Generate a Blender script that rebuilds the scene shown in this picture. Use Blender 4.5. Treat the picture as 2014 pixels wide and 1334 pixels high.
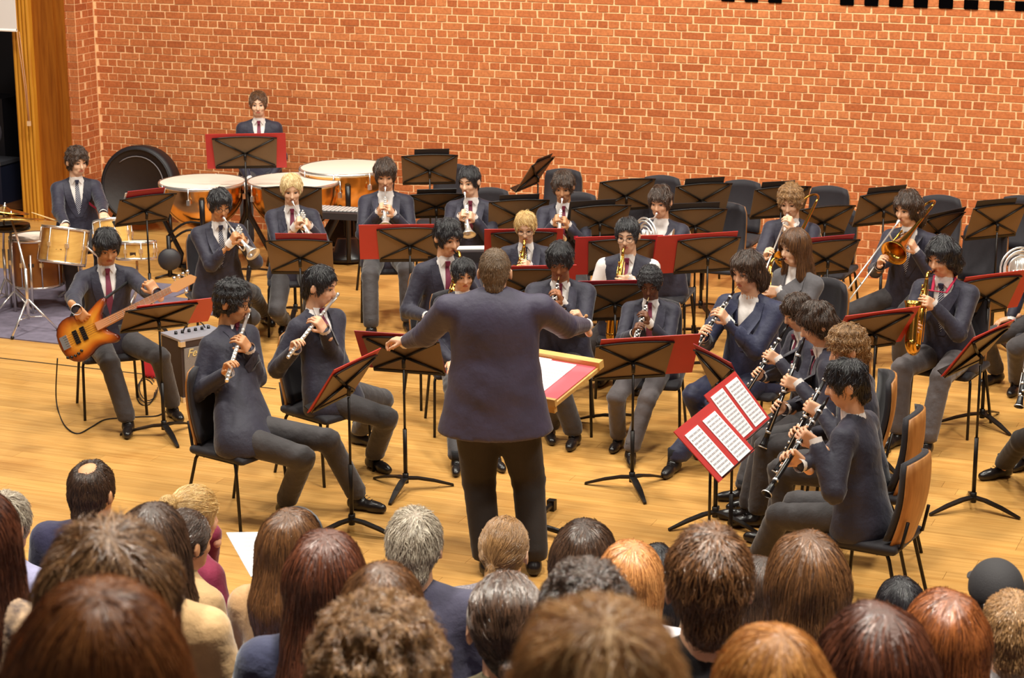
import bpy, bmesh, math, random
import numpy as np
from mathutils import Vector, Matrix

# ------------------------------------------------------------------ camera
W_, H_ = 2014, 1334
FPX = 4120.74
TH, RO, PS = math.radians(14.5432), math.radians(-0.240714), math.radians(-22.058)
CAM = np.array([10.5824, -19.0291, 4.39807])
FW = np.array([math.sin(PS)*math.cos(TH), math.cos(PS)*math.cos(TH), -math.sin(TH)])
_rt = np.array([math.cos(PS), -math.sin(PS), 0.0]); _up = np.cross(_rt, FW)
RT = math.cos(RO)*_rt + math.sin(RO)*_up
UP = -math.sin(RO)*_rt + math.cos(RO)*_up
scene = bpy.context.scene
for ob in list(bpy.data.objects):
    bpy.data.objects.remove(ob)
COL = scene.collection
cd = bpy.data.cameras.new('camera'); cam = bpy.data.objects.new('camera', cd); COL.objects.link(cam)
cd.sensor_width = 36.0; cd.lens = FPX/W_*36.0; cd.clip_end = 200
cam.matrix_world = Matrix(((RT[0], UP[0], -FW[0], CAM[0]), (RT[1], UP[1], -FW[1], CAM[1]), (RT[2], UP[2], -FW[2], CAM[2]), (0, 0, 0, 1)))
cd.dof.use_dof = True; cd.dof.focus_distance = 12.5; cd.dof.aperture_fstop = 9.0
scene.camera = cam

# ------------------------------------------------------------------ light of the hall
scene.view_settings.view_transform = 'Standard'
scene.view_settings.look = 'None'
scene.view_settings.gamma = 1.0
scene.view_settings.use_curve_mapping = False
scene.view_settings.exposure = -0.1
wd = bpy.data.worlds.new('hall_air'); scene.world = wd; wd.use_nodes = True
wd.node_tree.nodes['Background'].inputs[0].default_value = (1.0, 0.86, 0.74, 1)
wd.node_tree.nodes['Background'].inputs[1].default_value = 0.07

def area(name, loc, target, size, power, color, spread=180):
    l = bpy.data.lights.new(name, 'AREA'); l.shape = 'SQUARE'; l.size = size; l.energy = power; l.color = color; l.spread = math.radians(spread)
    o = bpy.data.objects.new(name, l); COL.objects.link(o); o.location = loc
    d = Vector(target) - Vector(loc); o.rotation_euler = d.to_track_quat('-Z', 'Y').to_euler()
    return o
WARM = (0.94, 0.91, 0.80)
# rows of ceiling lamps over the platform, stage lamps over the audience, house lamps
for lx in (0.5, 4.0, 7.5, 11.0):
    area('ceiling_lamp', (lx, -4.2, 7.6), (lx-.1, -1.2, 0.8), 0.7, 315, WARM)
    area('ceiling_lamp', (lx, -8.7, 7.6), (lx-.1, -7.6, 0), 0.7, 260, WARM)
area('stage_lamp', (1.0, -12.5, 8.5), (2.5, -3.0, 0.8), 0.9, 70, WARM)
area('stage_lamp', (7.5, -13.0, 8.5), (6.0, -3.5, 0.8), 0.9, 70, WARM)
area('stage_lamp', (13.0, -11.0, 8.5), (7.5, -3.0, 0.8), 0.9, 70, WARM)
for lx in (5.5, 9.0, 12.5):
    area('house_lamp', (lx, -14.2, 8.4), (lx, -14.6, 2), 0.6, 230, WARM, 80)

# ------------------------------------------------------------------ pixels to places
def ray(x, y):
    return FW + RT*(x-1007)/FPX + UP*(667-y)/FPX          # depth 1 along the view axis
def gz(x, y, z=0.0):
    d = ray(x, y); return CAM + d*((z-CAM[2])/d[2])
def gy(x, y, Y=0.0):
    d = ray(x, y); return CAM + d*((Y-CAM[1])/d[1])
def gd(x, y, dep):
    return CAM + ray(x, y)*dep
def dep(P):
    return float((np.asarray(P)-CAM) @ FW)
def nrm(v):
    v = np.asarray(v, float); n = np.linalg.norm(v); return v/n if n > 1e-9 else v
HF = nrm([FW[0], FW[1], 0]); HR = nrm([RT[0], RT[1], 0]); ZUP = np.array([0, 0, 1.0])
def face(a):                                               # 0 = towards the photographer, 90 = to the right
    a = math.radians(a); return -math.cos(a)*HF + math.sin(a)*HR
def rotz_of(v):                                            # rotation that turns +Y into v
    return math.atan2(-v[0], v[1])
# ------------------------------------------------------------------ materials
MATS = {}
def srgb(r, g, b):
    f = lambda c: (c/255)/12.92 if c/255 <= 0.04045 else ((c/255+0.055)/1.055)**2.4
    return (f(r), f(g), f(b), 1)
def mat(name, rgb, rough=0.6, metal=0.0, var=0.0, scale=20.0, bump=0.0, bscale=None, rgb2=None, stretch=None, rnd=0.0, sheen=0.0, spec=None, emit=0, alpha=None):
    if name in MATS: return MATS[name]
    m = bpy.data.materials.new(name); m.use_nodes = True; nt = m.node_tree; N = nt.nodes; L = nt.links
    b = N['Principled BSDF']; b.inputs['Roughness'].default_value = rough; b.inputs['Metallic'].default_value = metal
    c = srgb(*rgb); b.inputs['Base Color'].default_value = c
    if spec is not None: b.inputs['Specular IOR Level'].default_value = spec
    if sheen: b.inputs['Sheen Weight'].default_value = sheen; b.inputs['Sheen Roughness'].default_value = 0.4
    if emit: b.inputs['Emission Color'].default_value = c; b.inputs['Emission Strength'].default_value = emit
    tc = N.new('ShaderNodeTexCoord'); mp = N.new('ShaderNodeMapping'); L.new(tc.outputs['Object'], mp.inputs[0])
    if stretch: mp.inputs['Scale'].default_value = stretch
    col = None
    if var or rgb2:
        nz = N.new('ShaderNodeTexNoise'); nz.inputs['Scale'].default_value = scale; nz.inputs['Detail'].default_value = 4
        L.new(mp.outputs[0], nz.inputs['Vector'])
        rp = N.new('ShaderNodeValToRGB'); c2 = srgb(*rgb2) if rgb2 else tuple(x*(1-var) for x in c[:3])+(1,)
        rp.color_ramp.elements[0].position = 0.32; rp.color_ramp.elements[1].position = 0.68
        rp.color_ramp.elements[0].color = c2; rp.color_ramp.elements[1].color = c
        L.new(nz.outputs[0], rp.inputs[0]); col = rp.outputs[0]
    if rnd:
        oi = N.new('ShaderNodeObjectInfo'); hs = N.new('ShaderNodeHueSaturation')
        mr = N.new('ShaderNodeMapRange'); mr.inputs['To Min'].default_value = 1-rnd; mr.inputs['To Max'].default_value = 1+rnd
        L.new(oi.outputs['Random'], mr.inputs['Value']); L.new(mr.outputs[0], hs.inputs['Value'])
        if col: L.new(col, hs.inputs['Color'])
        else: hs.inputs['Color'].default_value = c
        col = hs.outputs[0]
    if col: L.new(col, b.inputs['Base Color'])
    if bump:
        n2 = N.new('ShaderNodeTexNoise'); n2.inputs['Scale'].default_value = bscale or scale; n2.inputs['Detail'].default_value = 5
        L.new(mp.outputs[0], n2.inputs['Vector'])
        bp = N.new('ShaderNodeBump'); bp.inputs['Strength'].default_value = bump; bp.inputs['Distance'].default_value = 0.012
        L.new(n2.outputs[0], bp.inputs['Height']); L.new(bp.outputs[0], b.inputs['Normal'])
    MATS[name] = m
    return m
def stripe_mat(name, a, b2, scale, rot=(0, 0, 0.8), rough=0.6, width=0.82):
    if name in MATS: return MATS[name]
    m = bpy.data.materials.new(name); m.use_nodes = True; nt = m.node_tree; N = nt.nodes; L = nt.links
    b = N['Principled BSDF']; b.inputs['Roughness'].default_value = rough
    tc = N.new('ShaderNodeTexCoord'); mp = N.new('ShaderNodeMapping'); mp.inputs['Rotation'].default_value = rot
    L.new(tc.outputs['UV'], mp.inputs[0])
    wv = N.new('ShaderNodeTexWave'); wv.inputs['Scale'].default_value = scale; L.new(mp.outputs[0], wv.inputs['Vector'])
    rp = N.new('ShaderNodeValToRGB'); rp.color_ramp.interpolation = 'CONSTANT'
    rp.color_ramp.elements[0].color = srgb(*a); rp.color_ramp.elements[1].color = srgb(*b2); rp.color_ramp.elements[1].position = width
    L.new(wv.outputs[0], rp.inputs[0]); L.new(rp.outputs[0], b.inputs['Base Color'])
    MATS[name] = m; return m
def hair_mat(name, a, b2, rough=0.29):
    if name in MATS: return MATS[name]
    m = bpy.data.materials.new(name); m.use_nodes = True; nt = m.node_tree; N = nt.nodes; L = nt.links
    b = N['Principled BSDF']; b.inputs['Roughness'].default_value = rough; b.inputs['Specular IOR Level'].default_value = 0.8
    hi = N.new('ShaderNodeHairInfo'); rp = N.new('ShaderNodeValToRGB')
    rp.color_ramp.elements[0].color = srgb(*a); rp.color_ramp.elements[1].color = srgb(*b2)
    L.new(hi.outputs['Random'], rp.inputs[0]); L.new(rp.outputs[0], b.inputs['Base Color'])
    MATS[name] = m; return m

# ------------------------------------------------------------------ objects
def tag(o, label=None, cat=None, group=None, kind=None):
    if label: o['label'] = label
    if cat: o['category'] = cat
    if group: o['group'] = group
    if kind: o['kind'] = kind
    return o
def empty(name, loc, rz=0.0, label=None, cat=None, group=None):
    o = bpy.data.objects.new(name, None); COL.objects.link(o); o.location = loc; o.rotation_euler = (0, 0, rz)
    o.empty_display_size = 0.1
    return tag(o, label, cat, group)
def copy_tree(o, parent=None, d=0):
    c = o.copy(); COL.objects.link(c)
    if parent is not None: c.parent = parent
    for ch in [x for x in KIDS.get(o.name, [])]: copy_tree(ch, c)
    return c
KIDS = {}
def link(name, me, m, parent=None):
    o = bpy.data.objects.new(name, me); COL.objects.link(o)
    if m is not None:
        for mm in (m if isinstance(m, (list, tuple)) else [m]): me.materials.append(mm)
    if parent is not None:
        o.parent = parent; KIDS.setdefault(parent.name, []).append(o)
    return o
def mesh_np(name, V, Q, smooth=True):
    me = bpy.data.meshes.new(name); V = np.ascontiguousarray(V, np.float32); Q = np.ascontiguousarray(Q, np.int32)
    k = Q.shape[1] if len(Q) else 4
    me.vertices.add(len(V)); me.vertices.foreach_set('co', V.ravel())
    me.loops.add(len(Q)*k); me.loops.foreach_set('vertex_index', Q.ravel())
    me.polygons.add(len(Q)); me.polygons.foreach_set('loop_start', np.arange(0, len(Q)*k, k, dtype=np.int32))
    me.update(calc_edges=True)
    if smooth and len(Q): me.polygons.foreach_set('use_smooth', np.ones(len(Q), bool))
    return me

def frame_of(d, hint=(0, 0, 1)):
    d = nrm(d); h = np.asarray(hint, float)
    if abs(d @ nrm(h)) > 0.97: h = np.array([1.0, 0, 0]) if abs(d[0]) < 0.9 else np.array([0, 1.0, 0])
    x = nrm(np.cross(h, d)); y = np.cross(d, x)
    return x, y, d
class MB:
    """collects shapes into ONE mesh"""
    def __init__(s): s.v = []; s.f = []; s.sm = []
    def add(s, V, Fs, smooth=False):
        n = len(s.v); s.v += [tuple(map(float, p)) for p in V]; s.f += [tuple(i+n for i in f) for f in Fs]; s.sm += [smooth]*len(Fs)
        return s
    def box(s, c, size, R=None, bev=0.0):
        hx, hy, hz = [q/2 for q in size]; c = np.asarray(c, float)
        P = np.array([(x, y, z) for x in (-hx, hx) for y in (-hy, hy) for z in (-hz, hz)])
        if R is not None: P = P @ np.asarray(R).T
        return s.add(P+c, [(0, 1, 3, 2), (4, 6, 7, 5), (0, 4, 5, 1), (2, 3, 7, 6), (0, 2, 6, 4), (1, 5, 7, 3)])
    def tube(s, pts, r, seg=8, caps=True, closed=False, flat=1.0):
        pts = [np.asarray(p, float) for p in pts]; n = len(pts)
        rr = r if isinstance(r, (list, tuple, np.ndarray)) else [r]*n
        V = []; Fs = []; x = None
        for i, p in enumerate(pts):
            if closed: t = pts[(i+1) % n]-pts[i-1]
            else: t = pts[min(i+1, n-1)]-pts[max(i-1, 0)]
            t = nrm(t)
            if x is None: x, y, _ = frame_of(t)
            else:
                x = nrm(x-t*(x@t)); y = np.cross(t, x)
            for k in range(seg):
                a = 2*math.pi*k/seg; V.append(p+(x*math.cos(a)+y*math.sin(a)*flat)*rr[i])
        m = n if closed else n-1
        for i in range(m):
            j = (i+1) % n
            for k in range(seg):
                k2 = (k+1) % seg; Fs.append((i*seg+k, i*seg+k2, j*seg+k2, j*seg+k))
        s.add(V, Fs, True)
        if caps and not closed:
            b = len(s.v)-n*seg
            s.f += [tuple(b+k for k in reversed(range(seg))), tuple(b+(n-1)*seg+k for k in range(seg))]; s.sm += [False, False]
        return s
    def lathe(s, prof, c, axis=(0, 0, 1), seg=20, smooth=True):
        """prof: (radius, height along axis)"""
        x, y, z = frame_of(axis); c = np.asarray(c, float); n = len(prof); V = []; Fs = []
        for r, h in prof:
            for k in range(seg):
                a = 2*math.pi*k/seg; V.append(c+z*h+(x*math.cos(a)+y*math.sin(a))*r)
        for i in range(n-1):
            for k in range(seg):
                k2 = (k+1) % seg; Fs.append((i*seg+k, i*seg+k2, (i+1)*seg+k2, (i+1)*seg+k))
        s.add(V, Fs, smooth)
        return s
    def disc(s, c, r, axis=(0, 0, 1), seg=20):
        x, y, z = frame_of(axis); c = np.asarray(c, float)
        V = [c+(x*math.cos(2*math.pi*k/seg)+y*math.sin(2*math.pi*k/seg))*r for k in range(seg)]
        return s.add(V, [tuple(range(seg))])
    def cyl(s, a, b, r, seg=12): return s.tube([a, b], r, seg)
    def prism(s, poly, o, x, y, t):
        """2D outline in axes x,y about o, thickness t along x cross y"""
        o, x, y = [np.asarray(q, float) for q in (o, x, y)]; z = np.cross(x, y); n = len(poly)
        V = [o+x*p[0]+y*p[1]-z*t/2 for p in poly]+[o+x*p[0]+y*p[1]+z*t/2 for p in poly]
        Fs = [tuple(reversed(range(n))), tuple(range(n, 2*n))]+[(i, (i+1) % n, (i+1) % n+n, i+n) for i in range(n)]
        return s.add(V, Fs)
    def sphere(s, c, r, seg=10, rings=6):
        c = np.asarray(c, float); rr = np.asarray(r, float)*np.ones(3); V = []; Fs = []
        for i in range(rings+1):
            a = math.pi*i/rings
            for k in range(seg):
                b = 2*math.pi*k/seg; V.append(c+rr*np.array([math.sin(a)*math.cos(b), math.sin(a)*math.sin(b), math.cos(a)]))
        for i in range(rings):
            for k in range(seg):
                k2 = (k+1) % seg; Fs.append((i*seg+k, (i+1)*seg+k, (i+1)*seg+k2, i*seg+k2))
        return s.add(V, Fs, True)
    def mesh(s, name, off=None):
        V = np.array(s.v, float)
        if off is not None: V = V-np.asarray(off, float)
        me = bpy.data.meshes.new(name); me.from_pydata(V.tolist(), [], s.f)
        me.polygons.foreach_set('use_smooth', np.array(s.sm, bool)); return me
    def build(s, name, m, parent=None, off=None):
        return link(name, s.mesh(name, off), m, parent)
def crom(P, n=6):
    P = [np.asarray(p, float) for p in P]; Q = []
    for i in range(len(P)-1):
        a, b, c, d = P[max(i-1, 0)], P[i], P[i+1], P[min(i+2, len(P)-1)]
        for t in np.linspace(0, 1, n, endpoint=False): Q.append(.5*((2*b)+(c-a)*t+(2*a-5*b+4*c-d)*t*t+(3*b-a-3*c+d)*t**3))
    return Q+[P[-1]]
def bez(p0, p1, p2, p3, n=10):
    p0, p1, p2, p3 = [np.asarray(p, float) for p in (p0, p1, p2, p3)]
    return [(1-t)**3*p0+3*(1-t)**2*t*p1+3*(1-t)*t*t*p2+t**3*p3 for t in np.linspace(0, 1, n)]
def arc(c, x, y, r, a0, a1, n=10):
    c, x, y = [np.asarray(q, float) for q in (c, x, y)]
    return [c+(x*math.cos(a)+y*math.sin(a))*r for a in np.radians(np.linspace(a0, a1, n))]

# ------------------------------------------------------------------ smooth bodies from distance fields
class Vol:
    def __init__(s): s.p = []
    def _add(s, fn, lo, hi, k, op): s.p.append((fn, np.asarray(lo, float), np.asarray(hi, float), k, op)); return s
    def rc(s, a, b, ra, rb, k=0.0, flat=None, op='u'):
        a = np.asarray(a, float); b = np.asarray(b, float); ba = b-a; L2 = max(float(ba@ba), 1e-9); m = max(ra, rb)
        def fn(P):
            q = P-a
            if flat is not None:
                n, sc = flat; q = q+n*((q@n)[..., None])*(sc-1)
                bb = ba+n*(ba@n)*(sc-1); l2 = max(float(bb@bb), 1e-9)
            else: bb, l2 = ba, L2
            h = np.clip((q@bb)/l2, 0, 1)
            return np.linalg.norm(q-h[..., None]*bb, axis=-1)-(ra+(rb-ra)*h)
        return s._add(fn, np.minimum(a, b)-m, np.maximum(a, b)+m, k, op)
    def ell(s, c, r, R=None, k=0.0, op='u'):
        c = np.asarray(c, float); r = np.asarray(r, float); R = np.eye(3) if R is None else np.asarray(R, float)
        def fn(P):
            q = (P-c)@R; k0 = np.linalg.norm(q/r, axis=-1); k1 = np.linalg.norm(q/(r*r), axis=-1)+1e-9
            return k0*(k0-1)/k1
        e = np.sqrt(((R*r)**2).sum(1)); return s._add(fn, c-e, c+e, k, op)
    def bx(s, c, half, R=None, rad=0.0, k=0.0, op='u'):
        c = np.asarray(c, float); half = np.asarray(half, float); R = np.eye(3) if R is None else np.asarray(R, float)
        def fn(P):
            q = np.abs((P-c)@R)-half+rad
            return np.linalg.norm(np.maximum(q, 0), axis=-1)+np.minimum(q.max(-1), 0)-rad
        e = np.abs(R)@half; return s._add(fn, c-e, c+e, k, op)
    def fn(s, f, lo, hi, k=0.0, op='u'): return s._add(f, lo, hi, k, op)
    def grid(s, h, noise=None):
        adds = [p for p in s.p if p[4] == 'u']
        lo = np.min([p[1] for p in adds], 0)-3*h; hi = np.max([p[2] for p in adds], 0)+3*h
        n = np.ceil((hi-lo)/h).astype(int)+1
        D = np.full(n, 9.0, np.float32); s.h = h; s.lo = lo
        for f, a, b, k, op in s.p:
            pad = 2.5*h+1.2*k
            i0 = np.clip(np.floor((a-pad-lo)/h).astype(int), 0, n-1); i1 = np.clip(np.ceil((b+pad-lo)/h).astype(int)+1, 1, n)
            if (i1 <= i0).any(): continue
            ax = [lo[j]+h*np.arange(i0[j], i1[j]) for j in range(3)]
            P = np.stack(np.meshgrid(*ax, indexing='ij'), -1); d = f(P)
            sl = tuple(slice(i0[j], i1[j]) for j in range(3)); o = D[sl]
            if op == 'u':
                if k > 0:
                    t = np.clip(0.5+0.5*(o-d)/k, 0, 1); D[sl] = np.where(o > 8, d, o+(d-o)*t-k*t*(1-t))
                else: D[sl] = np.minimum(o, d)
            elif op == 's':
                if k > 0:
                    t = np.clip(0.5-0.5*(o+d)/k, 0, 1); D[sl] = o*(1-t)-d*t+k*t*(1-t)
                else: D[sl] = np.maximum(o, -d)
            elif op == 'i': D[sl] = np.maximum(o, d)
        if noise is not None:
            ax = [lo[j]+h*np.arange(n[j]) for j in range(3)]
            near = np.abs(D) < 4*h; idx = np.argwhere(near); P = lo+idx*h
            D[near] += noise(P).astype(np.float32)
        s.D = D; return s
    def mesh(s):
        D = s.D; S = D < 0; n = np.array(D.shape)
        cnt = np.zeros(n-1, np.int8); C8 = []
        for dx in (0, 1):
            for dy in (0, 1):
                for dz in (0, 1): cnt += S[dx:n[0]-1+dx, dy:n[1]-1+dy, dz:n[2]-1+dz]
        act = (cnt > 0) & (cnt < 8); ids = np.full(n-1, -1, np.int32); cells = np.argwhere(act); ids[act] = np.arange(len(cells))
        if len(cells) == 0: return np.zeros((0, 3)), np.zeros((0, 4), int)
        acc = np.zeros((len(cells), 3)); w = np.zeros(len(cells))
        cor = [np.array(c) for c in ((0,0,0),(1,0,0),(0,1,0),(1,1,0),(0,0,1),(1,0,1),(0,1,1),(1,1,1))]
        val = [D[tuple((cells+c).T)] for c in cor]
        for i, j in ((0,1),(2,3),(4,5),(6,7),(0,2),(1,3),(4,6),(5,7),(0,4),(1,5),(2,6),(3,7)):
            a, b = val[i], val[j]; m = (a < 0) != (b < 0)
            t = np.where(m, a/np.where(a-b == 0, 1, a-b), 0)
            p = cor[i]+t[:, None]*(cor[j]-cor[i]); acc[m] += p[m]; w += m
        V = s.lo+(cells+acc/np.maximum(w, 1)[:, None])*s.h
        Q = []
        for ax in range(3):
            u, v = (ax+1) % 3, (ax+2) % 3
            sl0 = [slice(None)]*3; sl1 = [slice(None)]*3; sl0[ax] = slice(0, -1); sl1[ax] = slice(1, None)
            a = S[tuple(sl0)]; b = S[tuple(sl1)]; e = np.argwhere(a != b)
            e = e[(e[:, u] > 0) & (e[:, v] > 0) & (e[:, u] < n[u]-1) & (e[:, v] < n[v]-1)]
            if not len(e): continue
            flip = a[tuple(e.T)]
            du = np.zeros(3, int); du[u] = 1; dv = np.zeros(3, int); dv[v] = 1
            q = np.stack([ids[tuple((e-du-dv).T)], ids[tuple((e-dv).T)], ids[tuple(e.T)], ids[tuple((e-du).T)]], 1)
            q[~flip] = q[~flip][:, ::-1]; Q.append(q)
        Q = np.concatenate(Q); return V, Q
    def sdf(s, P):
        g = (np.asarray(P)-s.lo)/s.h; g = np.clip(g, 0, np.array(s.D.shape)-1.001); i = g.astype(int); f = g-i; r = 0
        for dx in (0, 1):
            for dy in (0, 1):
                for dz in (0, 1):
                    w = np.abs(1-dx-f[:, 0])*np.abs(1-dy-f[:, 1])*np.abs(1-dz-f[:, 2])
                    r = r+w*np.minimum(s.D[i[:, 0]+dx, i[:, 1]+dy, i[:, 2]+dz], 0.2)
        return r
    def grad(s, P):
        e = s.h*0.9; g = np.stack([s.sdf(P+np.eye(3)[k]*e)-s.sdf(P-np.eye(3)[k]*e) for k in range(3)], 1)
        return g/(np.linalg.norm(g, axis=1, keepdims=True)+1e-9)
    def drop(s, P, d, off=0.003, steps=14):
        """slide points P along d until they rest on the surface"""
        P = np.array(P, float); d = nrm(d)
        for _ in range(steps): P = P+d*(s.sdf(P)-off)[:, None]
        bad = np.abs(s.sdf(P)-off) > .012
        if bad.any() and not bad.all():
            ok = P[~bad]
            for i in np.where(bad)[0]: P[i] = ok[np.argmin(np.linalg.norm(ok-P[i], axis=1))] if True else P[i]
        return P
def merge(parts):
    V = []; Q = []; n = 0
    for v, q in parts:
        if len(v): V.append(v); Q.append(q+n); n += len(v)
    return np.concatenate(V), np.concatenate(Q)
# ------------------------------------------------------------------ room: floor, brick wall, timber jamb
rng = random.Random(7)
def brick_material():
    m = bpy.data.materials.new('red_brick'); m.use_nodes = True; nt = m.node_tree; N = nt.nodes; L = nt.links
    b = N['Principled BSDF']; b.inputs['Roughness'].default_value = 0.85; b.inputs['Specular IOR Level'].default_value = 0.2
    oi = N.new('ShaderNodeObjectInfo'); ge = N.new('ShaderNodeNewGeometry')
    ad = N.new('ShaderNodeMath'); ad.operation = 'ADD'; fr = N.new('ShaderNodeMath'); fr.operation = 'FRACT'
    L.new(oi.outputs['Random'], ad.inputs[0]); L.new(ge.outputs['Random Per Island'], ad.inputs[1]); L.new(ad.outputs[0], fr.inputs[0])
    rp = N.new('ShaderNodeValToRGB'); e = rp.color_ramp.elements
    e[0].color = srgb(178, 96, 54); e[1].color = srgb(206, 126, 76)
    q = rp.color_ramp.elements.new(0.25); q.color = srgb(192, 108, 62)
    q = rp.color_ramp.elements.new(0.7); q.color = srgb(198, 116, 68)
    L.new(fr.outputs[0], rp.inputs[0])
    nz = N.new('ShaderNodeTexNoise'); nz.inputs['Scale'].default_value = 38; nz.inputs['Detail'].default_value = 6
    L.new(ge.outputs['Position'], nz.inputs['Vector'])
    mx = N.new('ShaderNodeMixRGB'); mx.blend_type = 'MULTIPLY'; mx.inputs[0].default_value = 0.55
    r2 = N.new('ShaderNodeValToRGB'); r2.color_ramp.elements[0].color = (0.55, 0.5, 0.48, 1); r2.color_ramp.elements[0].position = 0.3; r2.color_ramp.elements[1].position = 0.62
    L.new(nz.outputs[0], r2.inputs[0]); L.new(rp.outputs[0], mx.inputs[1]); L.new(r2.outputs[0], mx.inputs[2]); L.new(mx.outputs[0], b.inputs['Base Color'])
    bp = N.new('ShaderNodeBump'); bp.inputs['Strength'].default_value = 0.5; bp.inputs['Distance'].default_value = 0.006
    L.new(nz.outputs[0], bp.inputs['Height']); L.new(bp.outputs[0], b.inputs['Normal'])
    return m
BRICK = brick_material()
MORTAR = mat('pale_mortar', (250, 200, 148), 0.95, var=0.12, scale=60, bump=0.4, bscale=120)
def wood_material(name, a, b2, sc=(0.7, 16, 16), rnd=0.12, rough=0.32, wear=True):
    m = bpy.data.materials.new(name); m.use_nodes = True; nt = m.node_tree; N = nt.nodes; L = nt.links
    b = N['Principled BSDF']; b.inputs['Roughness'].default_value = rough
    ge = N.new('ShaderNodeNewGeometry'); mp = N.new('ShaderNodeMapping'); mp.inputs['Scale'].default_value = sc
    L.new(ge.outputs['Position'], mp.inputs[0])
    nz = N.new('ShaderNodeTexNoise'); nz.inputs['Scale'].default_value = 2.2; nz.inputs['Detail'].default_value = 7; nz.inputs['Distortion'].default_value = 0.5
    L.new(mp.outputs[0], nz.inputs['Vector'])
    rp = N.new('ShaderNodeValToRGB'); rp.color_ramp.elements[0].position = 0.3; rp.color_ramp.elements[1].position = 0.66
    rp.color_ramp.elements[0].color = srgb(*b2); rp.color_ramp.elements[1].color = srgb(*a); L.new(nz.outputs[0], rp.inputs[0])
    oi = N.new('ShaderNodeObjectInfo'); ad = N.new('ShaderNodeMath'); ad.operation = 'ADD'; fr = N.new('ShaderNodeMath'); fr.operation = 'FRACT'
    L.new(oi.outputs['Random'], ad.inputs[0]); L.new(ge.outputs['Random Per Island'], ad.inputs[1]); L.new(ad.outputs[0], fr.inputs[0])
    mr = N.new('ShaderNodeMapRange'); mr.inputs['To Min'].default_value = 1-rnd; mr.inputs['To Max'].default_value = 1+rnd*0.6
    L.new(fr.outputs[0], mr.inputs['Value'])
    hs = N.new('ShaderNodeHueSaturation'); L.new(rp.outputs[0], hs.inputs['Color']); L.new(mr.outputs[0], hs.inputs['Value'])
    out = hs.outputs[0]
    if wear:                                               # scuffed, darker patches of old varnish
        n2 = N.new('ShaderNodeTexNoise'); n2.inputs['Scale'].default_value = 2.0; n2.inputs['Detail'].default_value = 5; L.new(ge.outputs['Position'], n2.inputs['Vector'])
        r2 = N.new('ShaderNodeValToRGB'); r2.color_ramp.elements[0].position = 0.30; r2.color_ramp.elements[1].position = 0.46
        r2.color_ramp.elements[0].color = (0.72, 0.62, 0.52, 1); L.new(n2.outputs[0], r2.inputs[0])
        mx = N.new('ShaderNodeMixRGB'); mx.blend_type = 'MULTIPLY'; mx.inputs[0].default_value = 0.6
        L.new(out, mx.inputs[1]); L.new(r2.outputs[0], mx.inputs[2]); out = mx.outputs[0]
    L.new(out, b.inputs['Base Color'])
    return m
OAK = wood_material('oak_boards', (226, 172, 98), (204, 146, 74), rough=0.34)
TIMBER = wood_material('brown_timber', (158, 90, 22), (126, 64, 10), sc=(14, 14, 0.8), rnd=0.05, wear=False, rough=0.4)
TIMBER2 = wood_material('golden_timber', (210, 146, 44), (176, 108, 24), sc=(16, 16, 0.8), rnd=0.05, wear=False, rough=0.4)
DARKROOM = mat('dark_room', (24, 20, 26), 0.9)

def area_px(P):
    """projected size of a patch at P, used only to rank repeats"""
    return 1.0/max(dep(P), 0.1)**2
def inframe(P, mx=60):
    V = np.asarray(P)-CAM; z = V@FW; x = 1007+FPX*(V@RT)/z; y = 667-FPX*(V@UP)/z
    return -mx < x < W_+mx and -mx < y < H_+mx, x, y

# floor of long boards
floor = link('floor', MB().box((4.0, -6.2, -0.06), (18, 13.2, 0.08)).mesh('floor'), mat('dark_joint', (170, 116, 60), 0.8)); tag(floor, kind='structure')
BW = 0.128; cand = []
for j in range(100):
    y = 0.0-BW*(j+0.5); x = -5.0-rng.random()*2.0
    while x < 12.5:
        Ln = rng.choice((1.6, 2.0, 2.4)); c = np.array([x+Ln/2, y, 0.0]); x += Ln
        best = 0
        for q in (-0.45, -0.2, 0, 0.2, 0.45):
            ok, _, _ = inframe(c+[q*Ln, 0, 0]); best += ok
        cand.append((best*area_px(c), Ln, c))
cand.sort(key=lambda t: -t[0]); pm = {}
for Ln in (1.6, 2.0, 2.4): pm[Ln] = MB().box((0, 0, -0.01), (Ln-0.002, BW-0.0016, 0.02)).mesh('plank')
for me in pm.values(): me.materials.append(OAK)
rest = MB()
for i, (s, Ln, c) in enumerate(cand):
    if i < 298 and s > 0:
        o = bpy.data.objects.new('plank', pm[Ln]); COL.objects.link(o); o.parent = floor; o.location = c
    else: rest.box(c+[0, 0, -0.01], (Ln-0.002, BW-0.0016, 0.02))
tag(rest.build('planks', OAK, floor), kind='stuff')
tag(MB().box((0.6, -5.386, 0.001), (5.0, 0.014, 0.004)).build('trim_1', mat('black_gap', (30, 22, 18), 0.9)), kind='structure')

# brick wall in English bond
XC, ZT = -1.88, 3.2
wall = link('wall_back', MB().box(((XC+12)/2, 0.103, ZT/2), (12-XC, 0.2, ZT)).mesh('wall_back'), MORTAR); tag(wall, kind='structure')
holes_px = [1434, 1480, 1527, 1667, 1716, 1764, 1814, 1861, 1909, 1959, 2008]
Z0 = 2.34994
holes = set()
def brick_mesh(L, seed):
    r = random.Random(seed); j = lambda: r.uniform(-0.0035, 0.0035); hx, hz = L/2, 0.0305
    F_ = [(-hx+j(), 0+j()*0.6, -hz+j()*0.7), (hx+j(), j()*0.6, -hz+j()*0.7), (hx+j(), j()*0.6, hz+j()*0.7), (-hx+j(), j()*0.6, hz+j()*0.7)]
    B_ = [(x, 0.035, z) for x, _, z in F_]
    return F_+B_, [(0, 1, 2, 3), (1, 0, 4, 5), (2, 1, 5, 6), (3, 2, 6, 7), (0, 3, 7, 4)]
cand = []
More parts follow.
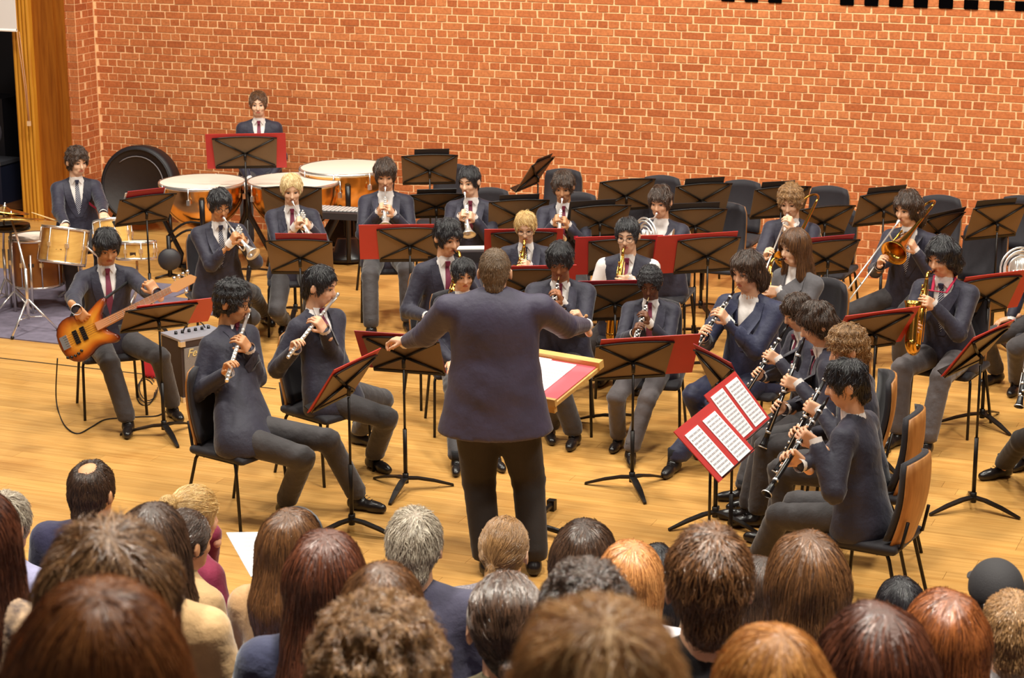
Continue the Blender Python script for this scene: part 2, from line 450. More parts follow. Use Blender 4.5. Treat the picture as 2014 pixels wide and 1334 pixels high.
for k in range(-12, 33):
    z = Z0-0.075*k
    if z < 0.02 or z > ZT-0.04: continue
    if k % 2 == 0:
        off = 0.0 if (k//2) % 2 == 0 else 0.1125
        n0 = int((XC-off)/0.225)-1
        for i in range(n0, 56):
            x = off+0.225*i+0.1125
            if x-0.1125 < XC-0.001:
                if x+.1125 > XC+.05: cand.append((0, ('part', x+.1125-XC-.012), ((x+.1125+XC)/2, -.004, z)))
                continue
            cand.append(((inframe((x, 0, z), 10)[0]*area_px((x, 0, z))*2*(1 if z > 0.9 else 0.3)), 0.208, (x, -0.004+rng.uniform(-.002, .002), z)))
    else:
        hc = (k == -3)
        for i in range(-18, 112):
            x = 0.1125*i
            if x > 12 or x < XC: continue
            if x < XC+.056:
                cand.append((0, ('part', x+.05625-XC-.012), ((x+.05625+XC)/2, -.004, z))); continue
            if hc:
                px = inframe((x, 0, z))[1]
                if any(abs(px-h) < 13 for h in holes_px) or (px > 2030 and i % 2 == 0): holes.add((round(x, 4), z)); continue
            cand.append(((inframe((x, 0, z), 10)[0]*area_px((x, 0, z))), 0.0965, (x, -0.004+rng.uniform(-.002, .002), z)))
cand.sort(key=lambda t: -t[0]); bm_ = {}
for L_ in (0.208, 0.0965):
    for sd in range(4):
        V, Fs = brick_mesh(L_, sd); me = MB().add(V, Fs).mesh('brick'); me.materials.append(BRICK); bm_[(L_, sd)] = me
rest = MB()
for i, (s, L_, c) in enumerate(cand):
    if isinstance(L_, tuple):
        V, Fs = brick_mesh(max(L_[1], .02), rng.randrange(9999)); rest.add(np.array(V)+np.array(c), Fs)
    elif i < 298:
        o = bpy.data.objects.new('brick', bm_[(L_, rng.randrange(4))]); COL.objects.link(o); o.parent = wall; o.location = c
    else:
        V, Fs = brick_mesh(L_, rng.randrange(9999)); rest.add(np.array(V)+np.array(c), Fs)
tag(rest.build('bricks', BRICK, wall), kind='stuff')
hb = MB()
for x, z in holes: hb.box((x, -0.008, z), (0.124, 0.02, 0.080))  # solid black blocks paint the shade inside the missing bricks
tag(hb.build('vent_openings', mat('black_void', (6, 5, 6), 1.0, spec=0.0), wall), kind='stuff')

# brick return beside the timber jamb
ret = link('wall_left', MB().box((-2.03, -0.098, ZT/2), (0.30, 0.52, ZT)).mesh('wall_left'), MORTAR); tag(ret, kind='structure')
rb = MB(); fr_ = MB()
for k in range(-11, 32):
    z = Z0-0.075*k
    if z < 0.03 or z > ZT-0.04: continue
    spans = ((-0.355, -0.145), (-0.135, -0.030)) if k % 2 else ((-0.355, -0.265), (-0.225, -0.125), (-0.115, -0.03))
    for y0, y1 in spans:                                   # face looking along +X
        x = -1.876+rng.uniform(-.002, .002)
        rb.add([(x, y0, z-.0325), (x, y1, z-.0325), (x, y1, z+.0325), (x, y0, z+.0325), (x-.03, y0, z-.0325), (x-.03, y1, z-.0325), (x-.03, y1, z+.0325), (x-.03, y0, z+.0325)],
               [(0, 1, 2, 3), (1, 0, 4, 5), (2, 1, 5, 6), (3, 2, 6, 7), (0, 3, 7, 4)])
    sp2 = ((-2.10, -1.885),) if k % 2 else ((-2.14, -1.99), (-1.98, -1.885))
    for x0, x1 in sp2:
        y = -0.364+rng.uniform(-.002, .002)
        rb.add([(x0, y, z-.0325), (x1, y, z-.0325), (x1, y, z+.0325), (x0, y, z+.0325), (x0, y+.03, z-.0325), (x1, y+.03, z-.0325), (x1, y+.03, z+.0325), (x0, y+.03, z+.0325)],
               [(0, 1, 2, 3), (1, 0, 4, 5), (2, 1, 5, 6), (3, 2, 6, 7), (0, 3, 7, 4)])
tag(rb.build('bricks', BRICK, ret), kind='stuff')

# timber jamb of the side entrance
jx = [float(gy(x, 200, -0.42)[0]) for x in (37, 72, 113, 131)]
jamb = empty('trim_2', (0, 0, 0)); tag(jamb, kind='structure')
MB().box(((jx[1]+jx[2])/2, -0.33, 1.6), (jx[2]-jx[1], 0.16, 3.2)).build('panel', TIMBER, jamb)
MB().box(((jx[2]+jx[3])/2, -0.30, 1.6), (jx[3]-jx[2], 0.16, 3.2)).build('edge_strip', TIMBER, jamb)
n = 5; wq = (jx[1]-jx[0])/n
for i in range(n):
    MB().lathe([(wq*0.5, 0), (wq*0.5, 3.2)], (jx[0]+wq*(i+.5), -0.46, 0.0), seg=12).build('flute', TIMBER2, jamb)
MB().box(((jx[0]+jx[1])/2, -0.35, 1.6), (jx[1]-jx[0], 0.22, 3.2)).build('core', TIMBER2, jamb)
# dark wings beyond the opening
wing = link('wall_wings', MB().box((jx[0]-1.6, 1.6, 1.6), (3.6, 0.1, 3.4)).box((jx[0]+0.02, 0.6, 1.6), (0.06, 2.0, 3.2)).mesh('wall_wings'), DARKROOM); tag(wing, kind='structure')
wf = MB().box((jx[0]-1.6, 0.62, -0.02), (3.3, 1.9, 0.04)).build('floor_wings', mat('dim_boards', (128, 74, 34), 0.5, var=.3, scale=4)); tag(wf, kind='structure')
sp = gy(6, 205, 0.9); E1 = empty('loudspeaker', (sp[0]-0.12, 0.9, 0.0), 0, 'dark loudspeaker standing in the dark wings at the left edge', 'loudspeaker')
MB().box((0, 0, .55), (0.5, 0.4, 1.1)).build('cabinet', mat('black_box', (34, 32, 40), .6), E1)
MB().lathe([(0.2, 0), (0.18, .02), (.05, -.03), (0, -.02)], (0.02, -0.2, .72), (0, -1, 0), 20).build('cone', mat('grey_cone', (90, 86, 100), .5), E1)
sp = gy(8, 280, 0.55); E1 = empty('equipment_case', (sp[0]-.05, 0.35, 0.0), 0, 'low dark equipment case on the floor of the dark wings', 'case')
MB().box((0, 0, .22), (0.5, 0.35, .44)).build('body', mat('blue_black', (36, 40, 62), .5), E1)
MB().box((0, 0, .46), (0.52, 0.37, .04)).build('lid', mat('grey_metal_d', (120, 120, 130), .4, .6), E1)
# white projection screen hanging at the far left
s0 = gy(33, 60, -0.62); SC = empty('projection_screen', (s0[0]-1.0, -0.62, float(s0[2])), 0, 'white projection screen hanging above the dark side entrance', 'screen')
MB().box((0, 0, 0.7), (2.0, 0.012, 1.4)).build('cloth', mat('screen_white', (240, 230, 226), .9), SC)
MB().tube([(-1.0, 0, 0), (1.0, 0, 0)], 0.016, 8).build('bottom_bar', mat('bar_white', (246, 238, 232), .5), SC)
c0 = gy(33, 62, -0.56); c1 = gy(57, 243, -0.56)
PC = empty('pull_cord', c1, 0, 'thin pale cord hanging down the timber jamb', 'cord')
MB().tube([c0, (c0+c1)/2+[0.015, 0, -.1], c1], 0.004, 5).build('cord', mat('cord', (206, 150, 120), .8), PC, c1)
MB().tube([c0+[.03, 0, 0], (c0+c1)/2+[0.035, 0, -.1], c1+[.01, 0, 0]], 0.004, 5).build('cord', MATS['cord'], PC, c1)
MB().box(c1, (.03, .03, .05)).build('toggle', mat('toggle', (230, 190, 150), .5), PC, c1)
# grey rug under the drums
r0 = gz(108, 678); rug = MB().prism([(-3.2, -4.84), (r0[0]+.05, -4.84), (r0[0]+.05, -2.6), (-3.2, -2.6)], (0, 0, .005), (1, 0, 0), (0, 1, 0), .01).build('drum_rug', mat('grey_rug', (128, 118, 136), .95, var=.25, scale=14, bump=.4, bscale=200)); tag(rug, 'grey rug lying under the drum kit', 'rug')
q0 = gz(425, 622); rug = MB().prism([(q0[0]-.75, q0[1]-.02), (q0[0], q0[1]), (q0[0], q0[1]+.45), (q0[0]-.75, q0[1]+.45)], (0, 0, .008), (1, 0, 0), (0, 1, 0), .012).build('floor_mat', MATS['grey_rug']); tag(rug, 'small grey mat behind the guitar amplifier', 'mat')
# ------------------------------------------------------------------ people
SKIN = {'fair': (232, 176, 140), 'pale': (238, 190, 158), 'tan': (212, 150, 104), 'olive': (206, 148, 108), 'brown': (164, 106, 72), 'dark': (116, 72, 48)}
def skin(k): return mat('skin_'+k, SKIN[k], 0.5, var=0.10, scale=30, bump=0.05, bscale=300)
NAVY = mat('navy_wool', (44, 40, 58), 0.66, var=0.22, scale=9, bump=0.85, bscale=13, sheen=0.25)
NAVYB = mat('navy_suit', (42, 44, 74), 0.62, var=0.2, scale=9, bump=0.8, bscale=13, sheen=0.2)
CHARC = mat('charcoal_wool', (66, 60, 62), 0.75, var=0.2, scale=10, bump=0.8, bscale=14, sheen=0.3)
GREYT = mat('grey_wool', (96, 88, 90), 0.75, var=0.2, scale=10, bump=0.8, bscale=14, sheen=0.3)
BLACKT = mat('black_brown_wool', (40, 30, 26), 0.82, var=0.2, scale=10, bump=0.2, bscale=20, sheen=0.15)
GREYB = mat('grey_blazer', (98, 94, 98), 0.85, var=0.2, scale=12, bump=0.25, bscale=40, sheen=0.3)
WHITE = mat('white_cotton', (236, 226, 222), 0.8, var=0.08, scale=14, bump=0.2, bscale=30)
SHOE = mat('black_shoe', (30, 24, 24), 0.28, spec=0.6)
SOCK = mat('black_sock', (22, 20, 24), 0.9)
TIE_R = stripe_mat('burgundy_tie', (112, 26, 54), (164, 92, 120), 9.0, (0, 0, 0.5), width=0.9)
TIE_S = stripe_mat('striped_tie', (36, 36, 58), (214, 210, 220), 2.6, (0, 0, 0.75), width=0.80)
LIP = {k: mat('lip_'+k, tuple(int(c*f) for c, f in zip(v, (0.86, 0.62, 0.62))), 0.45) for k, v in SKIN.items()}
EYEW = mat('eye_white', (196, 178, 166), 0.35); EYEB = mat('eye_brown', (34, 20, 14), 0.2)
GLASSF = mat('spectacle_metal', (60, 54, 54), 0.3, 0.8); 
HAIRS = {'black': ((20, 18, 22), (52, 46, 50)), 'dbrown': ((38, 25, 19), (92, 64, 46)), 'brown': ((60, 37, 22), (130, 86, 50)), 'lbrown': ((112, 78, 46), (188, 142, 92)),
         'blond': ((176, 134, 74), (236, 200, 136)), 'fairblond': ((196, 160, 104), (246, 222, 170)), 'grey': ((116, 100, 84), (206, 192, 172)), 'greybrown': ((86, 66, 48), (158, 128, 98)),
         'ginger': ((142, 86, 44), (222, 158, 96)), 'auburn': ((86, 42, 20), (164, 94, 46)), 'redbrown': ((52, 25, 17), (116, 64, 40)), 'copper': ((108, 58, 26), (192, 122, 64)), 'midbrown': ((88, 60, 38), (166, 122, 80)), 'sandy': ((178, 126, 74), (238, 192, 134)), 'orange': ((148, 90, 40), (216, 152, 80))}
def hmat(k): return hair_mat('hair_'+k, *HAIRS[k])
def hbase(k):
    a, b = HAIRS[k]; return mat('hairbase_'+k, tuple(int(x*.62+y*.38) for x, y in zip(a, b)), 0.55, var=0.35, scale=60, stretch=(1, 1, .4), bump=0.5, bscale=120)
def ik(a, c, l1, l2, pole):
    a, c = np.asarray(a, float), np.asarray(c, float); d = c-a; L = np.linalg.norm(d); u = d/max(L, 1e-6)
    if L > (l1+l2)*0.985: c = a+u*(l1+l2)*0.985; L = (l1+l2)*0.985
    x = (l1*l1-l2*l2+L*L)/(2*L); h = math.sqrt(max(l1*l1-x*x, 0)); p = np.asarray(pole, float); p = nrm(p-u*(p@u))
    return a+u*x+p*h, c
def rot_axis(v, ax, a):
    ax = nrm(ax); return v*math.cos(a)+np.cross(ax, v)*math.sin(a)+ax*(ax@v)*(1-math.cos(a))
def hand_vol(V, w, fd, pn, side, s=1.0, curl=(35, 45, 30), spread=0.006, thumb=1):
    """palm and five fingers; fd along the hand, pn out of the palm, side +1 if the thumb is on fd x pn"""
    fd = nrm(fd); pn = nrm(pn-fd*(pn@fd)); sd = np.cross(fd, pn)*side          # towards the thumb
    R = np.stack([sd, fd, pn], 1)
    V.rc(w-fd*0.05*s, w+fd*0.02*s, .026*s, .028*s, flat=(pn, 1.25))
    V.bx(w+fd*.052*s, np.array([.039, .044, .0145])*s, R, .0135*s, k=.012)
    for i, (o, L) in enumerate(((.030, .070), (.0105, .078), (-.0095, .072), (-.029, .056))):
        p = w+(fd*(.092-.004*abs(i-1.2))+sd*o)*s; d = nrm(fd+sd*(1.5-i)*spread*14); c = curl[0]+4*i; r = .0092*s
        for j, fr in enumerate((.45, .31, .24)):
            ax = np.cross(d, pn); d = nrm(rot_axis(d, np.cross(fd, pn), math.radians(c if j == 0 else curl[j])))
            q = p+d*L*fr*s; V.rc(p, q, r, r*.9, k=.004); p = q; r *= .9
    p = w+(fd*.025+sd*.030+pn*.006)*s; d = nrm(fd*.7+sd*.55+pn*.45*thumb); q = p+d*.042*s; V.rc(p, q, .0125*s, .0105*s, k=.010)
    d2 = nrm(fd*.9+pn*.5*thumb+sd*.1); V.rc(q, q+d2*.032*s, .0105*s, .0085*s, k=.004)
def skull(V, H, R, s, k=.02, female=False):
    hx, hy, hz = R[:, 0], R[:, 1], R[:, 2]; P = lambda x, y, z: H+(hx*x+hy*y+hz*z)*s
    V.ell(P(0, -.006, .022), np.array([.076, .096, .098])*s, R)
    V.ell(P(0, .024, -.045), np.array([.060, .066, .066])*s, R, k=.030*s)
    V.rc(P(-.022, .052, -.088), P(.022, .052, -.088), .026*s, .026*s, k=.030*s)     # chin
    V.rc(P(-.03, .070, .030), P(.03, .070, .030), .022*s, .022*s, k=.018*s)          # brow
    for q in (-1, 1):
        V.ell(P(q*.033, .100, .004), np.array([.019, .014, .011])*s, R, k=.012*s, op='s')
        V.ell(P(q*.036, .066, -.030), np.array([.026, .026, .024])*s, R, k=.018*s)  # cheek
        Re = R @ np.array(Matrix.Rotation(q*0.35, 3, 'Z'))
        V.ell(P(q*.087, -.008, -.012), np.array([.011, .021, .033])*s, Re, k=.006*s)  # ear
        V.ell(P(q*.098, -.003, -.008), np.array([.006, .009, .015])*s, Re, k=.004*s, op='s')
    V.rc(P(0, .090, .008), P(0, .110, -.030), .0085*s, .0135*s, k=.010*s)            # nose
    V.rc(P(-.010, .098, -.034), P(.010, .098, -.034), .0085*s, .0085*s, k=.008*s)
    V.rc(P(-.014, .086, -.062), P(.014, .086, -.062), .0125*s, .0125*s, k=.012*s)    # lips
def add_curves(name, P, rad, m, parent, off):
    n, k, _ = P.shape; cu = bpy.data.hair_curves.new(name); cu.add_curves([k]*n)
    cu.attributes['position'].data.foreach_set('vector', np.ascontiguousarray((P-off).reshape(-1), np.float32))
    ra = cu.attributes.get('radius') or cu.attributes.new('radius', 'FLOAT', 'POINT')
    t = np.linspace(0, 1, k); prof = rad*(1-0.75*t**2)
    ra.data.foreach_set('value', np.tile(prof, n).astype(np.float32))
    cu.materials.append(m); o = bpy.data.objects.new(name, cu); COL.objects.link(o); o.parent = parent
    KIDS.setdefault(parent.name, []).append(o); return o
def make_hair(root, off, H, R, s, style, color, seed=0, n=1200, rad=.0014, h=.008, tie=None, length=None, thick=None):
    rs = np.random.RandomState(seed); hx, hy, hz = R[:, 0], R[:, 1], R[:, 2]; P = lambda x, y, z: H+(hx*x+hy*y+hz*z)*s
    t = {'cropped': .007, 'short': .011, 'mop': .014, 'curly': .022, 'afro': .022, 'wavy': .019, 'long': .020, 'ponytail': .012, 'bun': .012, 'balding': .010, 'bob': .024}[style] if thick is None else thick
    V = Vol(); V.ell(P(0, -.008, .024), np.array([.078+t, .098+t, .098+t*1.1])*s, R)
    if style in ('long', 'bob', 'wavy'):
        L = length or {'long': .34, 'bob': .17, 'wavy': .13}[style]
        # curtain of hair behind and beside the face
        V.rc(P(0, -.045, .0), P(0, -.070, -L*.62), (.082+t*.6)*s, (.088+t*.5)*s, k=.03, flat=(hy, 1.35))
        if style == 'long':
            V.rc(P(0, -.070, -L*.62), P(0, -.082, -L), (.092+t*.5)*s, .066*s, k=.03, flat=(hy, 1.6))
        if style == 'long':
            for q in (-1, 1): V.rc(P(q*.070, .015, .02), P(q*.086, .030, -L*.45), .028*s, .030*s, k=.02); V.rc(P(q*.086, .030, -L*.45), P(q*.080, .020, -L*.9), .030*s, .018*s, k=.02)
        for q in (-1, 1): V.rc(P(q*.060, -.02, .01), P(q*.074, -.028, -L*.7), .040*s, .026*s, k=.02)
    if style in ('short', 'mop', 'curly', 'afro', 'cropped', 'balding'):
        V.rc(P(0, -.058, -.02), P(0, -.066, -.075), (.062+t*.5)*s, (.048+t*.3)*s, k=.02, flat=(hy, 1.25))
    if style in ('ponytail', 'bun'):
        V.rc(P(0, -.060, -.01), P(0, -.070, -.06), (.060+t*.4)*s, (.042+t*.3)*s, k=.02, flat=(hy, 1.2))
    fz = {'mop': .110, 'curly': .118, 'afro': .128, 'cropped': .136, 'wavy': .115, 'short': .130}.get(style, .118)
    V.ell(P(0, .098, -.055), np.array([.080, .106, fz])*s, R, op='s')            # the face stays free
    V.ell(P(0, .10, -.10), np.array([.10, .105, .09])*s, R, op='s', k=.01)
    if style in ('short', 'cropped', 'curly', 'mop', 'afro', 'ponytail', 'bun', 'balding'):
        for q in (-1, 1): V.ell(P(q*.098, .002, -.032), np.array([.036, .030, .046])*s, R, op='s', k=.006)
        V.bx(P(0, 0, -.205), np.array([.2, .2, .09])*s, R, op='s')
    if style == 'balding': V.ell(P(0.0, -.045, .135), np.array([.046, .055, .045])*s, R, op='s', k=.03)
    if tie is not None:
        tp = np.asarray(tie, float)
        if style == 'bun': V.ell(tp, np.array([.036, .034, .034])*s, R, k=.01)
        else:
            L = length or .2; e = tp+(-hz*L-hy*.02+np.array([0, 0, -L*.2]))*s; V.rc(tp, tp+(e-tp)*.4-hy*.015*s, .017*s, .030*s, k=.01); V.rc(tp+(e-tp)*.4-hy*.015*s, e, .030*s, .012*s, k=.01)
    fq, am = {'curly': (150, .0055), 'afro': (230, .004), 'wavy': (75, .006), 'mop': (85, .004), 'long': (60, .0035), 'bob': (60, .003)}.get(style, (110, .0018))
    ph = rs.rand(9)*6
    def noise(Pp):
        Q = (Pp-H)/s; x, y, z = Q[:, 0], Q[:, 1], Q[:, 2]
        return am*s*(np.sin(fq*x+ph[0]+2*np.sin(fq*.4*z+ph[1]))+np.sin(fq*.9*y+ph[2]+2*np.sin(fq*.37*x+ph[3]))+np.sin(fq*(.85 if style not in ('long', 'bob') else .12)*z+ph[4]))/1.6
    V.grid(h*s, noise); v, q = V.mesh()
    o = link('hair', mesh_np('hair', v-off, q), hbase(color), root)
    # strands combed from the crown
    if n:
        g = V.grad(v); w = np.ones(len(v)); idx = rs.choice(len(v), n, p=w/w.sum()); p = v[idx]+rs.randn(n, 3)*h*.3*s
        crown = P(0.012, -.050, .118); k = 7
        L = {'cropped': .012, 'short': .045, 'mop': .06, 'curly': .04, 'afro': .018, 'wavy': .075, 'long': .12, 'bob': .10, 'ponytail': .09, 'bun': .08, 'balding': .035}[style]*s
        pts = np.zeros((n, k, 3)); drift = rs.randn(n, 3)*{'curly': .8, 'afro': .9, 'mop': .28, 'short': .3, 'wavy': .35}.get(style, .13)
        lift = rs.rand(n)*{'curly': .010, 'afro': .006, 'mop': .013, 'short': .010, 'wavy': .012, 'cropped': .004}.get(style, .004)*s+.0008
        L = L*(.6+.8*rs.rand(n)); down = -ZUP
        for j in range(k):
            pts[:, j] = p; gd_ = V.grad(p)
            d = p-crown; d = d/(np.linalg.norm(d, axis=1, keepdims=True)+1e-6)
            if tie is not None and style in ('ponytail', 'bun'):
                e = tp-p; el = np.linalg.norm(e, axis=1, keepdims=True); d = np.where((el > .03*s) & (((p-tp)@hz)[:, None] > -.02*s), e/(el+1e-6), down[None])
            elif style in ('long', 'bob'): d = d*.5+down*1.2
            elif style == 'wavy': d = d*.7+down*.8
            else: d = d+down*.35
            d = d+drift*(1+.6*np.sin(j*2.1+idx[:, None]))
            d = d-gd_*(d*gd_).sum(1, keepdims=True); d = d/(np.linalg.norm(d, axis=1, keepdims=True)+1e-6)
            p = p+d*(L/(k-1))[:, None]; gd_ = V.grad(p)
            p = p-gd_*np.clip(V.sdf(p)-lift*(j+1)/k*1.6, -.02, .02)[:, None]
        add_curves('hair_strands', pts, rad*s, hmat(color), root, off)
    return V
def decal(root, name, V, pts, d, m, off, faces=None, lift=.0025):
    p = V.drop(pts, d, lift); me = bpy.data.meshes.new(name)
    me.from_pydata((p-off).tolist(), [], faces or [tuple(range(len(p)))])
    return link(name, me, m, root)
def strip(V, cl, wd, side, d, lift):
    """ribbon of points along cl with half widths wd laid onto V"""
    P = []
    for c, w in zip(cl, wd): P += [c-side*w, c, c+side*w]
    P = V.drop(np.array(P), d, lift); n = len(cl)
    Fs = [(i*3+j, i*3+j+1, i*3+j+4, i*3+j+3) for i in range(n-1) for j in range(2)]
    return P, Fs
def ribbon(root, name, P, Fs, m, off, thick=.004, d=None):
    me = bpy.data.meshes.new(name); me.from_pydata((P-off).tolist(), [], Fs)
    uv = me.uv_layers.new(name='UVMap'); n = len(P)//3
    cum = np.concatenate([[0], np.cumsum(np.linalg.norm(np.diff(P[1::3], axis=0), axis=1))])
    for l in me.loops:
        i, j = divmod(l.vertex_index, 3); w = np.linalg.norm(P[i*3+2]-P[i*3]); uv.data[l.index].uv = ((j-1)*w*.5*10, cum[i]*10)
    me.polygons.foreach_set('use_smooth', np.ones(len(me.polygons), bool))
    return link(name, me, m, root)

def face_bits(root, off, V, H, R, s, sk, brow, look=0, glasses=False, lips=True, q=1.0):
    hx, hy, hz = R[:, 0], R[:, 1], R[:, 2]; P = lambda x, y, z: H+(hx*x+hy*y+hz*z)*s
    for e in (-1, 1):
        a = np.linspace(0, 2*math.pi, 10, endpoint=False)
        ey = np.array([P(e*.033+.0155*math.cos(t), .13, .003+.0046*math.sin(t)) for t in a])
        decal(root, 'eye', V, ey, -hy, EYEW, off, lift=.0022*s)
        ir = np.array([P(e*.033+.0078*math.cos(t), .13, .0022+.0048*math.sin(t)) for t in a]); decal(root, 'iris', V, ir, -hy, EYEB, off, lift=.0034*s)
        lid = [P(e*.033+x, .13, .003+.0050-14*x*x) for x in np.linspace(-.017, .017, 6)]+[P(e*.033+x, .13, .003+.0088-14*x*x) for x in np.linspace(.017, -.017, 6)]
        decal(root, 'eyelash', V, np.array(lid), -hy, EYEB, off, lift=.003*s)
        br = [P(e*(.012+x), .13, .0245+.010*math.sin(x*70)) for x in np.linspace(0, .040, 6)]+[P(e*(.012+x), .13, .0305+.010*math.sin(x*70)) for x in np.linspace(.040, 0, 6)]
        decal(root, 'eyebrow', V, np.array(br), -hy, hbase(brow), off, lift=.003*s)
    if lips:
        lp = [P(x, .13, -.0565+.003*math.cos(x*110)) for x in np.linspace(-.022, .022, 7)]+[P(x, .13, -.069-.004*math.cos(x*70)) for x in np.linspace(.020, -.020, 7)]
        decal(root, 'lips', V, np.array(lp), -hy, LIP[sk], off, lift=.002*s)
    if glasses:
        mb = MB(); m = GLASSF if glasses is True else mat('spectacle_dark', (30, 26, 30), .4)
        for e in (-1, 1):
            mb.tube([P(e*.034+.024*math.cos(t), .108, .0+.019*math.sin(t)) for t in np.linspace(0, 2*math.pi, 14, endpoint=False)], .0017*s, 5, closed=True)
            mb.tube([P(e*.057, .106, .004), P(e*.082, .06, .008), P(e*.086, -.01, .006), P(e*.084, -.022, -.008)], .0016*s, 5)
        mb.tube([P(-.010, .109, .002), P(0, .113, .005), P(.010, .109, .002)], .0016*s, 5)
        mb.build('glasses', m, root, off)

def person(name, label, headtop=None, ht=1.38, T=None, yaw=0, hyaw=None, pitch=-12, roll=0, lean=6, s=None, sk='fair', hair=('short', 'dbrown'), hseed=0,
           feet=None, hands=None, standing=False, jacket=NAVY, trousers=CHARC, tie=TIE_R, glasses=False, vest=False, wide=1.0, seat_z=.47,
           group=None, fine=1.0, hn=1300, hrad=.0016, front=True, neck=.090, knee=.13, footfwd=.46, legs=True, shoes=True, hair_kw=None, back=False, belly=0.0, shirtless=False, shirt=None, open_=1.0, curl=None, pel=None, cat='person', hat=None, gape=False, crest=False, sleeve_white=False, fz=0.0):
    T = gz(headtop[0], headtop[1], ht) if T is None else np.asarray(T, float)
    ht = T[2]
    if s is None: s = (ht/1.80) if standing else np.clip((ht-seat_z)/.915, .8, 1.12)
    f = face(yaw); r = np.array([f[1], -f[0], 0]); hyaw = yaw if hyaw is None else hyaw
    hf0 = face(hyaw); hr = np.array([hf0[1], -hf0[0], 0]); pr = math.radians(pitch)
    hy = hf0*math.cos(pr)+ZUP*math.sin(pr); hz = np.cross(hr, hy); R = np.stack([hr, hy, hz], 1)
    if roll: R = R @ np.array(Matrix.Rotation(math.radians(roll), 3, 'Y'))
    hx, hy, hz = R[:, 0], R[:, 1], R[:, 2]
    H = T-hz*.118*s
    nb = H-hz*.085*s-hf0*.022*s-ZUP*neck*s                     # base of the neck
    lm = math.radians(lean); sp = nrm(f*math.sin(lm)+ZUP*math.cos(lm))
    pz = ht*.515 if standing else seat_z+.085*s
    PEL = nb-sp*((nb[2]-pz)/sp[2]) if pel is None else np.asarray(pel, float)
    if pel is not None: sp = nrm(nb-PEL)
    TL = np.linalg.norm(nb-PEL); bn = nrm(f-sp*(f@sp))         # chest normal
    base = np.array([PEL[0], PEL[1], fz])
    root = empty(name, base, 0, label, cat, group); off = base
    SH = [nb-sp*.088*s+r*q*.170*s*wide for q in (1, -1)]        # right, left
    HIP = [PEL+r*q*.095*s for q in (1, -1)]
    # ---- limbs
    if feet is None:
        ff = 0.03 if standing else footfwd
        feet = [base+f*ff*s+r*q*(knee if not standing else .13)*s for q in (1, -1)]
    ANK = [np.array([p[0], p[1], fz+.085*s]) for p in feet]
    lt, ls = (.455*s, .44*s) if not standing else (pz*.5, (pz-.085*s)*.535)
    KN = []
    for i in (0, 1):
        k, a = ik(HIP[i], ANK[i], lt, ls, f*1.0+ZUP*(.9 if not standing else .1)+r*(.15 if i == 0 else -.15)); KN.append(k); ANK[i] = np.array([ANK[i][0], ANK[i][1], ANK[i][2]])
    hands = hands or [None, None]; EL = []; WR = []; HD = []
    for i, hd in enumerate(hands):
        q = 1 if i == 0 else -1
        if hd is None:                                          # resting on the thigh
            w = KN[i]*.55+HIP[i]*.45+ZUP*.10*s if not standing else SH[i]-ZUP*.52*s+r*q*.06+f*.03; hd = dict(w=w, fd=nrm(KN[i]-HIP[i]) if not standing else -ZUP, pn=-ZUP if not standing else -r*q, curl=(18, 22, 14))
        if 'g' in hd:                                           # grip point on an instrument
            A = nrm(hd['ax']); fd = np.asarray(hd.get('fd', f*.6+ZUP*.75-r*q*.25), float); fd = nrm(fd-A*(fd@A)); pn = np.asarray(hd.get('pn', -r*q+f*.1), float); pn = nrm(pn-fd*(pn@fd))
            hd = dict(hd); hd['fd'] = fd; hd['pn'] = pn; hd['w'] = np.asarray(hd['g'])-fd*.080*s-pn*hd.get('gap', .026)*s
        pole = np.asarray(hd.get('pole', -ZUP*1.0+r*q*.55-f*.25), float)
        e, w = ik(SH[i], hd['w'], .295*s, .265*s, pole); EL.append(e); WR.append(w); HD.append(hd)
    # ---- body: head, neck, hands and the frame under the clothes, one mesh
    hV = Vol(); skull(hV, H, R, s)
    hV.rc(H-hz*.05*s-hy*.012*s, nb+sp*.0*s, .056*s, .060*s*min(wide, 1.15), k=.02); hV.grid((.0095 if front else .0125)*s*min(fine, 1.0))
    parts = [hV.mesh()]
    for i in (0, 1):
        hv = Vol(); hd = HD[i]; hand_vol(hv, WR[i], np.asarray(hd['fd'], float), np.asarray(hd['pn'], float), -1 if i == 0 else 1, s, hd.get('curl', curl or (38, 48, 30)), hd.get('spread', .006)); hv.grid((.0064 if legs else .011)*s); parts.append(hv.mesh())
    bV = Vol(); bV.rc(PEL, nb-sp*.08*s, .07*s, .07*s); bV.rc(nb-sp*.1*s, nb+sp*.03*s, .06*s, .045*s)
    for i in (0, 1):
        bV.rc(nb-sp*.09*s, SH[i], .05*s, .045*s); bV.rc(SH[i], EL[i], .035*s, .03*s); bV.rc(EL[i], WR[i], .03*s, .022*s)
        if legs: bV.rc(PEL, HIP[i], .06*s, .06*s); bV.rc(HIP[i], KN[i], .05*s, .045*s); bV.rc(KN[i], ANK[i]-ZUP*.02, .042*s, .036*s)
    bV.grid(.030*s); parts.append(bV.mesh())
    v, qd = merge(parts); link('body', mesh_np('body', v-off, qd), skin(sk), root)
    if front: face_bits(root, off, hV, H, R, s, sk, hair[1] if hair[0] != 'bald' else 'grey', glasses=glasses)
    elif glasses: face_bits(root, off, hV, H, R, s, sk, hair[1], glasses=glasses)
    if hair[0] != 'bald': make_hair(root, off, H, R, s, hair[0], hair[1], hseed, hn, hrad, .0105*fine, **(hair_kw(H, R, s) if hair_kw else {}))
